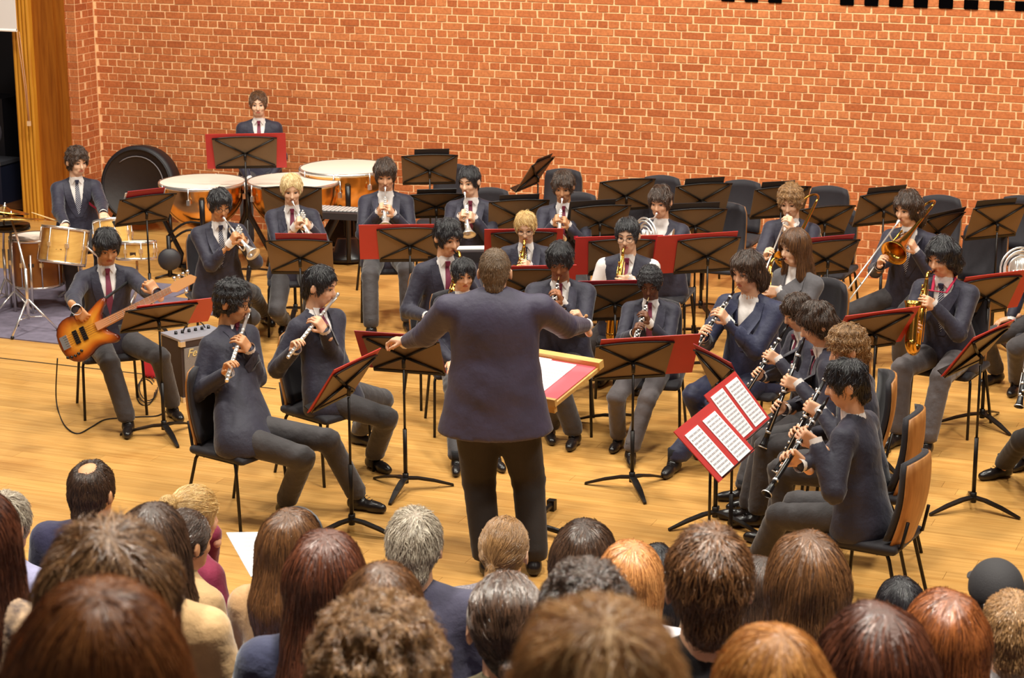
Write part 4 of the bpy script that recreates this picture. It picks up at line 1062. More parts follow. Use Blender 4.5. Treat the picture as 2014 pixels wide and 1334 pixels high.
# ------------------------------------------------------------------ the wind band
def head_at(headtop, ht, yaw, hyaw, pitch, s):
    T = gz(headtop[0], headtop[1], ht); hf0 = face(hyaw); hr = np.array([hf0[1], -hf0[0], 0]); pr = math.radians(pitch)
    hy = hf0*math.cos(pr)+ZUP*math.sin(pr); hz = np.cross(hr, hy); H = T-hz*.118*s
    return H, hy, hz, H+(hy*.112-hz*.062)*s
def end_at(m, px, py, L, near=True):
    """the place on the ray through (px,py) that is L away from m"""
    d = ray(px, py); u = d/np.linalg.norm(d); w = np.asarray(m)-CAM; b = w@u; disc = L*L-(w@w-b*b)
    if disc <= 0: return CAM+u*b
    return CAM+u*(b-math.sqrt(disc) if near else b+math.sqrt(disc))
PPL = {}
def mus(key, label, chair, headtop, ht, yaw, hyaw, pitch, lean, sk, hair, tool=None, end=None, L=.46, near=True, feet=None, tl=None, grips=(.62, .38), seat=True, kw=None, hk=None, back=.06, gap=None):
    kw = dict(kw or {}); s = kw.pop('s', None) or float(np.clip((ht-.47)/.915, .8, 1.12))
    H, hy, hz, m = head_at(headtop, ht, yaw, hyaw, pitch, s); f = face(yaw); r = np.array([f[1], -f[0], 0]); hands = None; e = None
    if tool:
        e = end_at(m, end[0], end[1], L*s if tool not in ('trombone',) else L, near); ax = nrm(e-m); Lr = np.linalg.norm(e-m)
        if tool in ('trumpet',):
            c = m+ax*Lr*.50; hands = [dict(g=c+r*.012+ax*.01+ZUP*.005, ax=ax, pn=-r, fd=f*.35+ZUP*.8-r*.25, curl=(48, 62, 40)), dict(g=c-r*.012-ZUP*.02, ax=ax, pn=r, fd=f*.5+ZUP*.6+r*.3, curl=(50, 62, 40))]
        elif tool == 'sax':
            top = m+f*.13*s-ZUP*.03; ax = nrm(e-top); Ls = np.linalg.norm(e-top); hands = [dict(g=top+ax*Ls*.66, ax=ax, gap=.045), dict(g=top+ax*Ls*.30, ax=ax, gap=.035)]
        elif tool == 'flute':                                   # held out to the player's right
            fr = f; hands = [dict(g=m+ax*Lr*grips[0], ax=ax, fd=f*.35+ZUP*.6+r*.15, pn=f*.6-ZUP*.6, curl=(40, 40, 25)), dict(g=m+ax*Lr*grips[1], ax=ax, fd=-f*.25+ZUP*.75+r*.2, pn=-f*.8+r*.2, curl=(35, 45, 25))]
        elif tool == 'horn':
            pass
        else:
            hands = [dict(g=m+ax*Lr*grips[0], ax=ax), dict(g=m+ax*Lr*grips[1], ax=ax)]
    if hk: hands = hk(m, e, f, r, s, H)
    p = person('person', label, headtop=headtop, ht=ht, yaw=yaw, hyaw=hyaw, pitch=pitch, lean=lean, s=s, sk=sk, hair=hair, hseed=len(PPL)*7+1, hands=hands,
               feet=None if feet is None else [gz(q[0], q[1], .05) for q in feet], **kw)
    if tool == 'trumpet': trumpet(m, e, ZUP, tl, name=kw.get('tn', 'trumpet'))
    elif tool == 'flute': flute(m, e, f*.4+ZUP, tl)
    elif tool == 'clarinet': clarinet(m, e, f, tl)
    elif tool == 'oboe': clarinet(m, e, f, tl, name='oboe', rb=.022, keys=18, reed=True, r0=.008, r1=.0125)
    elif tool == 'sax': sax(m, e, f, tl)
    elif tool == 'saxs': sax(m, e, f, tl, 1.1)
    if seat: chair_at(p['PEL']-p['f']*back, p['f'], chair)
    PPL[key] = p; p['m'] = m; p['e'] = e
    return p
C_ = 'black padded chair under '
# back row of brass
mus('trL', 'trumpet player with glasses and striped tie beside the timpani', C_+'the trumpet player with glasses', (434, 377), 1.36, 22, 26, -20, 8, 'tan', ('mop', 'black'), 'trumpet', (498, 500), .46, tl='brass trumpet with bell pointing down at the left of the band', kw=dict(tie=TIE_S, glasses=True, jacket=NAVY), feet=((452, 660), (520, 625)))
mus('blond', 'blond boy playing a silver trumpet in front of the timpani', C_+'the blond trumpet player', (573, 347), 1.36, 6, 8, -18, 5, 'pale', ('short', 'fairblond'), 'trumpet', (614, 472), .46, tl='silver trumpet played by the blond boy near the timpani', kw=dict(hn=1500, crest=True), feet=((560, 640), (605, 650)))
mus('tall', 'tall dark-haired trumpet player with bare ankles and black shoes', C_+'the tall trumpet player', (757, 318), 1.40, 2, 2, -20, 4, 'fair', ('mop', 'dbrown'), 'trumpet', (758, 447), .46, tl='silver trumpet pointing down in front of the tall trumpet player', feet=((730, 652), (803, 640)), kw=dict(tie=None, crest=True))
mus('corn', 'black-haired cornet player with head turned left at the back', C_+'the cornet player with head turned left', (920, 331), 1.36, -8, -25, -14, 4, 'pale', ('short', 'black'), 'trumpet', (922, 462), .42, tl='brass cornet held upright by the black-haired boy at the back', feet=((900, 610), (960, 615)))
mus('c8', 'dark-haired cornet player with red crest on his blazer', C_+'the cornet player with the red crest', (1107, 342), 1.36, -4, -8, -18, 4, 'olive', ('mop', 'dbrown'), 'trumpet', (1100, 470), .44, tl='silver cornet of the dark-haired player in the back middle', feet=((1080, 640), (1135, 640)), kw=dict(crest=True))
mus('tbn1', 'fair curly-haired trombone player at the back right', C_+'the fair-haired trombone player', (1553, 370), 1.38, -20, -22, -22, 6, 'pale', ('curly', 'lbrown'), None, kw=dict(tie=None), feet=((1500, 650), (1560, 665)),
    hk=lambda m, e, f, r, s, H: [dict(g=gd(1513, 497, dep(m)-.25), ax=nrm(gd(1490, 570, dep(m)-.6)-m)), dict(g=m+f*.14-r*.03-ZUP*.02, ax=nrm(gd(1490, 570, dep(m)-.6)-m), pn=r)])
p = PPL['tbn1']; trombone(p['m'], end_at(p['m'], 1488, 575, .86), gd(1548, 512, dep(p['m'])-.36), gd(1608, 392, dep(p['m'])+.10), 'trombone with tall tuning slide raised beside the fair curly hair')
mus('tbn2', 'brown-haired trombone player with striped tie at the right', C_+'the brown-haired trombone player', (1783, 381), 1.40, -32, -50, -12, 10, 'fair', ('wavy', 'dbrown'), None, kw=dict(tie=TIE_S), feet=((1690, 690), (1770, 720)),
    hk=lambda m, e, f, r, s, H: [dict(g=gd(1738, 512, dep(m)-.20), ax=nrm(gd(1650, 598, dep(m)-.5)-m)), dict(g=gd(1788, 480, dep(m)-.12), ax=nrm(gd(1650, 598, dep(m)-.5)-m), pn=r)])
p = PPL['tbn2']; trombone(p['m'], end_at(p['m'], 1645, 600, .92), gd(1758, 498, dep(p['m'])-.26), gd(1836, 402, dep(p['m'])+.12), 'brass trombone with round bell facing the conductor at the right')
# horn
mus('horn', 'horn player with dark fringe in front of the empty chairs', C_+'the horn player', (1297, 370), 1.36, -16, -22, -14, 5, 'fair', ('mop', 'dbrown'), None, kw=dict(tie=None), feet=((1250, 650), (1310, 660)),
    hk=lambda m, e, f, r, s, H: [dict(g=gd(1292, 476, dep(m)-.16), ax=ZUP), dict(g=gd(1262, 470, dep(m)-.24), ax=ZUP, pn=r)])
p = PPL['horn']; french_horn(gd(1270, 466, dep(p['m'])-.24), p['f'], p['r'], p['m'], 'silver horn with coiled tubing held by the dark-fringed boy')
# middle row
mus('p15', 'saxophone player with tousled black hair left of the conductor', C_+'the saxophonist left of the conductor', (885, 437), 1.40, 18, 32, -16, 6, 'fair', ('mop', 'black'), 'sax', (880, 640), .62, tl='brass tenor saxophone held low left of the conductor', feet=((905, 750), (940, 740)), hk=lambda m, e, f, r, s, H: [dict(w=gd(838, 622, dep(m)-.12), fd=f*.8+HR*.5, pn=-ZUP), dict(g=m+f*.16-ZUP*.18, ax=-ZUP, pn=r)])
mus('p17', 'fair-haired saxophonist with glasses behind the conductor', C_+'the fair-haired saxophonist with glasses', (1033, 422), 1.31, -4, -4, -22, 6, 'pale', ('short', 'blond'), 'sax', (1015, 600), .58, tl='brass saxophone of the fair-haired player with glasses', kw=dict(glasses=True, tie=TIE_S, hn=1000), feet=((1010, 720), (1060, 720)))
mus('p19', 'saxophonist in navy waistcoat and white shirt sleeves with glasses', C_+'the saxophonist in waistcoat', (1233, 433), 1.37, -10, -14, -12, 6, 'pale', ('short', 'black'), 'sax', (1204, 662), .66, tl='brass alto saxophone of the player in waistcoat', kw=dict(glasses=True, vest=True, wide=1.06), feet=((1190, 740), (1250, 755)))
mus('girl', 'long-haired girl in grey blazer playing a saxophone', C_+'the long-haired girl', (1560, 457), 1.36, -50, -58, -8, 6, 'pale', ('long', 'brown'), 'sax', (1492, 680), .62, tl='saxophone with silver neck played by the long-haired girl', kw=dict(jacket=GREYB, tie=None, hair_kw=lambda H, R, s: dict(length=.46, thick=.026), hn=2600), feet=((1470, 740), (1500, 760)))
mus('sax', 'alto saxophonist with dark wavy hair and red neck strap', C_+'the alto saxophonist with red strap', (1848, 473), 1.42, -32, -46, -18, 14, 'fair', ('wavy', 'black'), 'sax', (1800, 694), .60, tl='gold alto saxophone hanging on a red neck strap', kw=dict(tie=TIE_S, trousers=GREYT), feet=((1765, 862), (1822, 880)))
mus('p18', 'boy with thick black hair playing a silver-keyed oboe behind the score', C_+'the boy with thick black hair', (1100, 485), 1.38, -4, -6, -26, 6, 'brown', ('mop', 'black'), 'oboe', (1080, 640), .58, tl='silver-keyed oboe played beside the conductor', feet=((1130, 862), (1080, 850)), kw=dict(wide=1.08))
mus('p20', 'small boy with short curly black hair playing an oboe', C_+'the small boy with an oboe', (1277, 533), 1.26, -10, -12, -28, 5, 'dark', ('afro', 'black'), 'oboe', (1246, 682), .60, tl='black oboe with silver keys held by the small boy', feet=((1216, 868), (1240, 895)), kw=dict(trousers=GREYT))
mus('p16', 'boy with shaggy black fringe half hidden behind the conductor', C_+'the boy half hidden by the conductor', (912, 513), 1.26, 10, 14, -14, 5, 'fair', ('mop', 'black'), None, feet=((898, 912), (975, 905)))
mus('ob', 'oboist in blue suit with tousled brown hair and open collar', C_+'the oboist in blue suit', (1465, 500), 1.42, -34, -46, -14, 8, 'fair', ('wavy', 'dbrown'), 'oboe', (1350, 708), .64, tl='long black oboe with bright keys held out to the left', feet=((1402, 880), (1325, 915)), kw=dict(jacket=NAVYB, trousers=NAVYB, tie=None, wide=1.08))
p = PPL['sax']; _so = [o for o in bpy.data.objects if o.get('label') == 'gold alto saxophone hanging on a red neck strap'][0]; _t = p['m']+p['f']*.13-ZUP*.10; _of = np.array(_so.location)
for q in (1, -1): MB().tube([_t, p['nb']+p['bn']*.105+p['r']*q*.05-ZUP*.04, p['nb']+p['r']*q*.075+ZUP*.02, p['nb']-p['bn']*.06+ZUP*.02], .013, 6, flat=.35).build('neck_strap', mat('red_strap', (190, 36, 72), .6), _so, _of)
# clarinets at the right
mus('c23', 'clarinettist with dark fringe behind the two nearer clarinettists', C_+'the clarinettist with dark fringe', (1557, 585), 1.29, -76, -66, -24, 10, 'fair', ('mop', 'dbrown'), 'clarinet', (1456, 790), .64, tl='black clarinet held lowest at the left of the clarinets', feet=((1460, 970), (1475, 985)))
mus('c24', 'clarinettist with wavy brown hair in the middle of the clarinet row', C_+'the clarinettist with wavy brown hair', (1592, 603), 1.38, -92, -78, -24, 10, 'fair', ('wavy', 'dbrown'), 'clarinet', (1500, 880), .68, tl='black clarinet with silver keys second in the clarinet row', feet=((1470, 1010), (1490, 1020)))
mus('c25', 'clarinettist with light brown curls behind the nearest clarinettist', C_+'the clarinettist with light brown curls', (1655, 648), 1.40, -112, -88, -20, 6, 'fair', ('curly', 'lbrown'), 'clarinet', (1527, 930), .68, tl='black clarinet third in the clarinet row', feet=((1520, 1060), (1545, 1075)))
mus('c26', 'nearest clarinettist with straight black hair seen in profile', C_+'the nearest clarinettist', (1655, 712), 1.42, -120, -94, -14, 8, 'fair', ('mop', 'black'), 'clarinet', (1508, 972), .68, tl='black clarinet of the nearest player resting near his knee', feet=((1500, 1120), (1478, 1140)), kw=dict(tie=None))
# flutes at the left
mus('fl1', 'flautist with glasses and curly black hair at the front left', C_+'the flautist with glasses', (465, 557), 1.42, 54, 72, -14, -9, 'tan', ('curly', 'black'), 'flute', (446, 750), .62, tl='silver flute of the flautist with glasses', grips=(.78, .40), feet=((562, 1000), (705, 988)), kw=dict(glasses=True, open_=1.75, pel=gz(480, 852, .555)), back=.06)
mus('fl2', 'flautist with short black hair behind the front flautist', C_+'the flautist with short black hair', (638, 528), 1.40, 48, 72, -16, -14, 'fair', ('short', 'black'), 'flute', (566, 704), .62, tl='silver flute of the flautist with short black hair', grips=(.78, .40), feet=((735, 908), (705, 860)), kw=dict(open_=1.6))
# players cut by the right edge
pe = person('person', 'brass player cut off by the right edge of the picture', headtop=(2075, 428), ht=1.38, yaw=-40, hair=('short', 'dbrown'), hseed=77, feet=[gz(1960, 740, .05), gz(2000, 760, .05)])
chair_at(pe['PEL'], pe['f'], C_+'the brass player at the right edge')
PPL['edge1'] = pe
pe = person('person', 'seated player in black trousers cut off by the right edge', headtop=(2120, 600), ht=1.38, yaw=-55, hair=('short', 'dbrown'), hseed=78, feet=[gz(1972, 925, .05), gz(2020, 905, .05)], trousers=BLACKT)
chair_at(pe['PEL'], pe['f'], C_+'the player in black trousers at the right edge'); PPL['edge2'] = pe
# bass guitarist, timpanist and drummer
pb = person('person', 'bass guitarist with black hair, white shirt and burgundy tie', headtop=(212, 458), ht=1.38, yaw=18, hyaw=24, pitch=-26, lean=4, sk='tan', hair=('mop', 'black'), hseed=5,
    feet=[gz(252, 838, .05), gz(340, 808, .05)], hands=[dict(w=gd(150, 607, dep(gz(212, 458, 1.38))-.36), fd=HR*.6-ZUP*.7, pn=HF*1.0, pole=-HR*1.0-ZUP*.45-HF*.1), dict(w=gd(322, 585, dep(gz(212, 458, 1.38))-.34), fd=nrm(-HR*.45+ZUP*.7), pn=HF*.6-HR*.5, curl=(60, 60, 40))])
PPL['bass'] = pb; chair_at(pb['PEL']-pb['f']*.06, pb['f'], C_+'the bass guitarist')
pt = person('person', 'timpanist by the brick wall behind the wide red folder', T=gy(507, 182, -.62), yaw=4, pitch=-8, lean=2, sk='pale', hair=('short', 'brown'), hseed=6, seat_z=float(gy(507, 182, -.62)[2])-.90)
PPL['timp'] = pt
pd = person('person', 'drummer with curly brown hair and striped tie behind the toms', headtop=(152, 293), ht=1.36, yaw=18, hyaw=38, pitch=-12, lean=3, sk='pale', hair=('curly', 'dbrown'), tie=TIE_S, hseed=8, crest=True,
    hands=[dict(w=gd(128, 440, dep(gz(152, 293, 1.36))-.30), fd=nrm(-HF*.9-ZUP*.3), pn=-ZUP), dict(w=gd(205, 425, dep(gz(152, 293, 1.36))-.30), fd=nrm(-HF*.9+HR*.2-ZUP*.3), pn=-ZUP)])
PPL['drum'] = pd
# conductor
pc0 = gz(985, 1108, 0.0); cdp = dep(pc0)
def sd_(px, py, o): return gd(px, py, dep(gz(985, 1108, 0)+ZUP*1.35)-o)
TC = np.array([pc0[0]+.02, pc0[1]+.02, 0]); dC = ray(973, 492); tC = ((TC-CAM)[:2]@dC[:2])/(dC[:2]@dC[:2]); TC = CAM+dC*tC
pc = person('person', 'conductor in dark suit seen from behind with arms raised', T=TC, yaw=180, hyaw=178, pitch=-6, lean=1, sk='fair', hair=('cropped', 'greybrown'), hseed=9, standing=True, jacket=mat('dark_suit', (68, 60, 84), .6, var=.2, scale=8, bump=.8, bscale=9, sheen=.15), trousers=BLACKT, front=False, wide=1.46, belly=.12, neck=.030,
    feet=[gz(1050, 1112, .05), gz(958, 1112, .05)], hn=2200, hrad=.0011,
    hands=[dict(w=sd_(1150, 640, -.42), fd=nrm(-HR*.45+ZUP*.85), pn=-HR, pole=-ZUP+HR*.4, curl=(70, 70, 45)), dict(w=sd_(800, 672, -.40), fd=nrm(-HR*.8+HF*.4), pn=-ZUP, pole=-ZUP-HR*.4)], fine=.9)
PPL['cond'] = pc
w = pc['WR'][0]; bt = MB().tube([gd(1152, 622, dep(w)), gd(1150, 625, dep(w))+HR*-.01, gd(1096, 616, dep(w)+.05)], [.006, .004, .002], 6)
o = empty('baton', w, 0, 'thin white baton in the raised hand of the conductor', 'baton'); bt.build('stick', mat('baton_white', (236, 226, 214), .5), o, w); MB().sphere(gd(1153, 622, dep(w)), .012).build('handle', mat('cork', (190, 140, 90), .8), o, w)
# ------------------------------------------------------------------ stands, folders and empty chairs
CON = PPL['cond']['PEL']
def ang_of(v):
    v = nrm(np.array([v[0], v[1], 0])); return math.degrees(math.atan2(v@HR, -(v@HF)))
def stA(px, py, z, label, da=0, **k):
    base = k.get('base'); P = gz(base[0], base[1], .05) if base else gz(px, py, z); a = k.pop('ang', None)
    return stand(px, py, z, (ang_of(P-CON)+da) if a is None else a, label=label, **k)
S_ = 'black music stand '; F_ = 'red music folder '
BLKF = mat('black_folder', (34, 30, 34), .5)
stA(288, 417, 1.0, S_+'in front of the drummer', ang=214, tilt=34, folder=dict(w=.34, h=.33, dz=.06, dx=.03, mat=DRED), flabel=F_+'edge above the stand of the drummer')
stA(482, 303, 1.18, S_+'tall, of the timpanist by the wall', ang=184, tilt=18, W=.60, folder=dict(w=.74, h=.36, dz=.01, dx=-.01, mat=RED), flabel=F_+'open wide on the stand of the timpanist')
stA(575, 402, 1.0, S_+'behind the blond trumpet player', ang=178, tilt=22)
stA(590, 510, .93, S_+'in front of the blond trumpet player', ang=176, tilt=24, folder=dict(w=.40, h=.34, dz=.045, dx=-.02, mat=DRED), flabel=F_+'lying at the top of the stand of the blond trumpeter')
stA(806, 486, .93, S_+'in front of the tall trumpet player', ang=182, tilt=24, folder=dict(w=.60, h=.335, dx=.10, dz=.022), flabel=F_+'hanging out left of the stand of the tall trumpeter')
stA(845, 337, 1.06, S_+'empty and farthest back near the middle', ang=186, tilt=24, folder=dict(w=.32, h=.33, dz=.05, dx=-.02, mat=BLKF, paper=False), flabel='black folder on the farthest stand near the middle')
stA(858, 410, .95, S_+'left of the cornet player with head turned', ang=186, tilt=40, folder=dict(w=.34, h=.33, dz=.045, mat=BLKF, paper=False), flabel='black folder on the stand left of the cornet player')
stA(1020, 428, .95, S_+'between the two cornet players', ang=190, tilt=26, folder=dict(w=.34, h=.33, dz=.045, mat=BLKF, paper=False), flabel='black folder on the stand between the cornet players')
stA(1058, 346, 1.05, S_+'turned edge-on before the brick wall', ang=246, tilt=34, folder=dict(w=.34, h=.33, dz=.03, mat=BLKF, paper=False), flabel='black folder on the stand turned edge-on')
stA(1180, 440, .95, S_+'right of the cornet player with red crest', ang=196, tilt=26, folder=dict(w=.40, h=.33, dz=.05, dx=.08, mat=BLKF, paper=False), flabel='black folder on the stand right of the red crest')
stA(1232, 387, 1.0, S_+'empty, left of the horn player at the back', ang=198, tilt=24)
stA(1382, 396, 1.0, S_+'at the back between two empty chairs', ang=196, tilt=24, folder=dict(w=.36, h=.33, dz=.05, mat=BLKF, paper=False), flabel='black folder on the back stand between empty chairs')
stA(1368, 447, .95, S_+'right of the horn player', ang=190, tilt=24, folder=dict(w=.46, h=.33, dz=.05, dx=.04, mat=BLKF, paper=False), flabel='black folder on the stand right of the horn player')
stA(1536, 402, 1.0, S_+'left of the fair-haired trombone player', ang=196, tilt=26, folder=dict(w=.30, h=.33, dz=.05, dx=.05, mat=BLKF, paper=False), flabel='black folder left of the fair-haired trombonist')
stA(1622, 440, .93, S_+'half hidden right of the fair-haired trombone player', ang=200, tilt=30)
stA(1738, 414, 1.0, S_+'behind the brown-haired trombone player', ang=204, tilt=24, folder=dict(w=.38, h=.33, dz=.05, mat=BLKF, paper=False), flabel='black folder behind the brown-haired trombonist')
stA(1850, 458, .95, S_+'right of the brown-haired trombone player', ang=222, tilt=30, folder=dict(w=.5, h=.33, dz=.03, mat=BLKF), flabel='black folder with paper edge right of the trombonist')
stA(1962, 440, 1.02, S_+'at the back against the right edge', ang=202, tilt=24, folder=dict(w=.38, h=.33, dz=.05, dx=.05, mat=BLKF, paper=False), flabel='black folder on the back stand at the right edge')
stA(1628, 512, .93, S_+'right of the long-haired girl', ang=202, tilt=26, folder=dict(w=.44, h=.34, dz=.03, dx=.02, mat=DRED), flabel=F_+'edge on the stand right of the long-haired girl')
stA(1392, 506, .93, S_+'behind the oboist in blue suit', ang=196, tilt=24, folder=dict(w=.66, h=.36, dx=.10, dz=.02), flabel=F_+'hanging out left behind the oboist in blue')
stA(1222, 510, .93, S_+'behind the saxophonist in waistcoat', ang=186, tilt=22, folder=dict(w=.68, h=.35, dx=.02, dz=.012), flabel=F_+'open behind the saxophonist in waistcoat')
stA(1030, 492, .93, S_+'behind the fair-haired saxophonist', ang=182, tilt=30, folder=dict(w=.62, h=.34, dx=0, dz=.015), flabel=F_+'open behind the fair-haired saxophonist')
stA(1036, 570, .90, S_+'just right of the head of the conductor', ang=184, tilt=26, folder=dict(w=.60, h=.34, dx=-.06, dz=.02), flabel=F_+'right of the head of the conductor')
stA(1210, 600, .90, S_+'behind the small oboe player', ang=184, tilt=26, folder=dict(w=.5, h=.34, dx=.04, dz=.02, mat=DRED), flabel=F_+'edge on the stand behind the small oboist')
stA(1250, 716, .9, S_+'in front of the small oboe player', ang=192, tilt=30, base=(1243, 948), folder=dict(w=.66, h=.35, dx=-.10, dz=.02), flabel=F_+'hanging out right before the small oboist')
stA(806, 706, .9, S_+'left of the conductor', ang=164, tilt=32, base=(798, 950), folder=dict(w=.56, h=.34, dx=.03, dz=.02, mat=DRED), flabel=F_+'on the stand left of the conductor')
stA(686, 760, .9, S_+'of the front flautists nearest the audience', ang=-116, tilt=34, base=(692, 1032), folder=dict(w=.56, h=.35, dz=.015), flabel=F_+'on the stand of the front flautists')
stA(330, 632, .9, S_+'in front of the bass guitarist', ang=206, tilt=48, base=(323, 845), folder=dict(w=.58, h=.34, dx=-.11, dz=.015), flabel=F_+'hanging out right before the bass guitarist')
stA(1722, 660, .9, S_+'left of the alto saxophonist', ang=206, tilt=34, folder=dict(w=.60, h=.345, dx=.0, dz=.02), flabel=F_+'on the stand left of the alto saxophonist')
stA(1934, 698, .9, S_+'right of the alto saxophonist on the open floor', ang=232, tilt=36, base=(1914, 988), folder=dict(w=.58, h=.345, dx=0, dz=.02), flabel=F_+'on the stand on the open floor at the right')
stA(1944, 588, .93, S_+'behind the alto saxophonist at the right edge', ang=206, tilt=26, folder=dict(w=.60, h=.345, dx=-.05, dz=.02), flabel=F_+'behind the alto saxophonist at the right edge')
stA(1398, 880, .95, S_+'of the nearest clarinettist with music facing us', ang=66, tilt=46, folder=dict(w=.62, h=.36, dz=.01, notes=1, pz=-.02), flabel=F_+'with white sheets on the nearest clarinet stand')
stA(1442, 812, .93, S_+'of the second clarinettist behind the nearest stand', ang=66, tilt=40, folder=dict(w=.56, h=.35, dx=.0, dz=.01, notes=1), flabel=F_+'with one white sheet behind the nearest stand')
stA(1412, 752, .92, S_+'of the third clarinettist seen almost edge-on', ang=112, tilt=26, folder=dict(w=.5, h=.34, dz=.02, mat=DRED), flabel=F_+'edge on the clarinet stand seen edge-on')

E_ = 'empty black padded chair '
for px, py, lab in ((893, 322, 'behind the cornet player with head turned'), (968, 369, 'right of the cornet player with head turned'), (1112, 332, 'behind the cornet player with red crest'), (1140, 378, 'beside the cornet player with red crest'),
                    (1306, 345, 'behind the horn player, close to the wall'), (1262, 385, 'left of the horn player'), (1465, 354, 'close to the wall right of the horn player'), (1432, 398, 'nearer, right of the horn player'),
                    (1636, 366, 'close to the wall behind the trombones'), (1650, 406, 'between the two trombone players'), (1856, 384, 'close to the wall right of the trombones'), (1944, 441, 'behind the alto saxophonist'), (2016, 385, 'cut off by the right edge')):
    P = gz(px, py, .955); v = nrm((CON-P)*[1, 1, 0]); v = nrm(v*.35+np.array([-.10, -1, 0])*.65); chair_at(P+v*.28, v, E_+lab)

# ------------------------------------------------------------------ desk of the conductor
LW = mat('pale_ash', (236, 190, 116), .4, rgb2=(220, 168, 92), scale=5, stretch=(1, 6, 1))
pf = gz(1180, 722, 1.04); pn_ = gz(1136, 803, .93); pl = gz(1062, 702, 1.04)
x = nrm(pf-pl); yv = pf-pn_; yv = nrm(yv-x*(yv@x)); hh = float((pf-pn_)@yv); Wd = .64; z = np.cross(x, yv); cx = pf-x*Wd/2-yv*hh/2
LE = empty('conductor_desk', (cx[0], cx[1], 0), 0, 'wooden conductor desk with open score beside the conductor', 'desk'); lo = np.array([cx[0], cx[1], 0])
R3 = np.stack([x, yv, z], 1)
MB().box(cx-z*.012, (Wd, hh, .024), R3).build('desk_top', LW, LE, lo)
MB().box(cx+yv*(hh/2+.005)+z*.012, (Wd+.02, .05, .05), R3).build('back_rail', LW, LE, lo)
MB().box(cx-yv*(hh/2)+z*.008, (Wd+.02, .022, .045), R3).build('front_lip', LW, LE, lo)
MB().box(cx-yv*(hh/2-.03)-z*.05, (Wd-.04, .03, .05), R3).build('lower_rail', LW, LE, lo)
g1 = gz(1085, 995, .03); g2 = gz(1110, 1052, .03)
MB().tube([(cx[0], cx[1], cx[2]-.03), (cx[0], cx[1], .06)], .022, 10).build('column', BLK, LE, lo)
for g in (g1, g2):
    q = np.array([2*cx[0]-g[0], 2*cx[1]-g[1], .03]) if False else None
    MB().tube([np.array([cx[0], cx[1], .05]), g+ZUP*.01], .018, 8).build('foot', BLK, LE, lo); MB().box(g+ZUP*.005, (.05, .05, .07)).build('foot_cap', BLK, LE, lo)
for sx in (-1, 1):
    g = np.array([cx[0], cx[1], .03])-HR*.28+HF*sx*.17; MB().tube([np.array([cx[0], cx[1], .05]), g], .018, 8).build('foot', BLK, LE, lo); MB().box(g, (.05, .05, .06)).build('foot_cap', BLK, LE, lo)
SCO = empty('open_score', cx+z*.01, 0, 'open score in pink-red folder on the conductor desk', 'score'); lo2 = cx+z*.01
MB().box(cx+z*.004+x*.03, (Wd*.86, hh*.92, .006), R3).build('folder', mat('pink_folder', (228, 96, 108), .5), SCO, lo2)
for a, b in ((-.10, .012), (.085, 0)):
    pg = MB().box(cx+z*(.010+b*.3)+x*a+yv*(.02+b), (.19, hh*.76, .004), R3).build('page', PAPER, SCO, lo2)
    mb = MB()
    for j in range(6): mb.box(cx+z*(.0125+b*.3)+x*a+yv*(.11-.04*j+b), (.15, .003, .0008), R3)
    mb.build('notation', INK, pg, lo2)
MB().box(cx+z*.0135+x*-.008+yv*.02, (.004, hh*.74, .002), R3).build('fold', INK, SCO, lo2)

# ------------------------------------------------------------------ bass guitar, amplifier, cable
hb = dep(pb['H']); tail = gd(118, 682, hb-.36); hd = gd(388, 545, hb-.50)
A = nrm(hd-tail); nB = nrm(-HF*.9+ZUP*.42); nB = nrm(nB-A*(nB@A)); Y_ = np.cross(nB, A)       # Y_: up across the body
BG = empty('bass_guitar', tail, 0, 'sunburst five-string bass guitar across the lap of the guitarist', 'bass guitar')
SUN = bpy.data.materials.new('sunburst'); SUN.use_nodes = True
nt = SUN.node_tree; b_ = nt.nodes['Principled BSDF']; b_.inputs['Roughness'].default_value = .22
at = nt.nodes.new('ShaderNodeAttribute'); at.attribute_name = 'rim'; rp = nt.nodes.new('ShaderNodeValToRGB'); e = rp.color_ramp.elements
e[0].color = srgb(222, 150, 48); e[0].position = .45; e[1].color = srgb(84, 18, 10); e[1].position = 1.0; q = e.new(.78); q.color = srgb(190, 96, 26)
nt.links.new(at.outputs['Fac'], rp.inputs[0]); nt.links.new(rp.outputs[0], b_.inputs['Base Color'])
ol = [(.0, .02), (.015, .10), (.07, .155), (.15, .165), (.22, .135), (.27, .125), (.33, .145), (.40, .175), (.445, .168), (.435, .135), (.385, .095), (.36, .045), (.36, -.03), (.385, -.075), (.425, -.115), (.425, -.150), (.375, -.155), (.31, -.128), (.25, -.125), (.18, -.160), (.10, -.172), (.035, -.130), (.005, -.06)]
def smooth_poly(P, it=2):
    P = [np.array(p, float) for p in P]
    for _ in range(it):
        Q = []
        for i in range(len(P)): a, b = P[i], P[(i+1) % len(P)]; Q += [a*.75+b*.25, a*.25+b*.75]
        P = Q
    return P
ol = smooth_poly(ol, 1); nO = len(ol); V = []; rim = []; ctr = np.array([.20, 0])
for k, (sc, zz) in enumerate(((1, -.016), (1.0, .012), (.93, .020), (.55, .021), (.05, .021))):
    for p in ol:
        q = ctr+(p-ctr)*sc; V.append(tail+A*q[0]+Y_*q[1]+nB*zz); rim.append(min(1, sc*1.0))
Fs = [(k*nO+i, k*nO+(i+1) % nO, (k+1)*nO+(i+1) % nO, (k+1)*nO+i) for k in range(4) for i in range(nO)]+[tuple(reversed(range(nO))), tuple(4*nO+i for i in range(nO))]
mb = MB(); mb.add(V, Fs, True); me = mb.mesh('body', tail); me.attributes.new('rim', 'FLOAT', 'POINT').data.foreach_set('value', np.array(rim, np.float32)); link('body', me, SUN, BG)
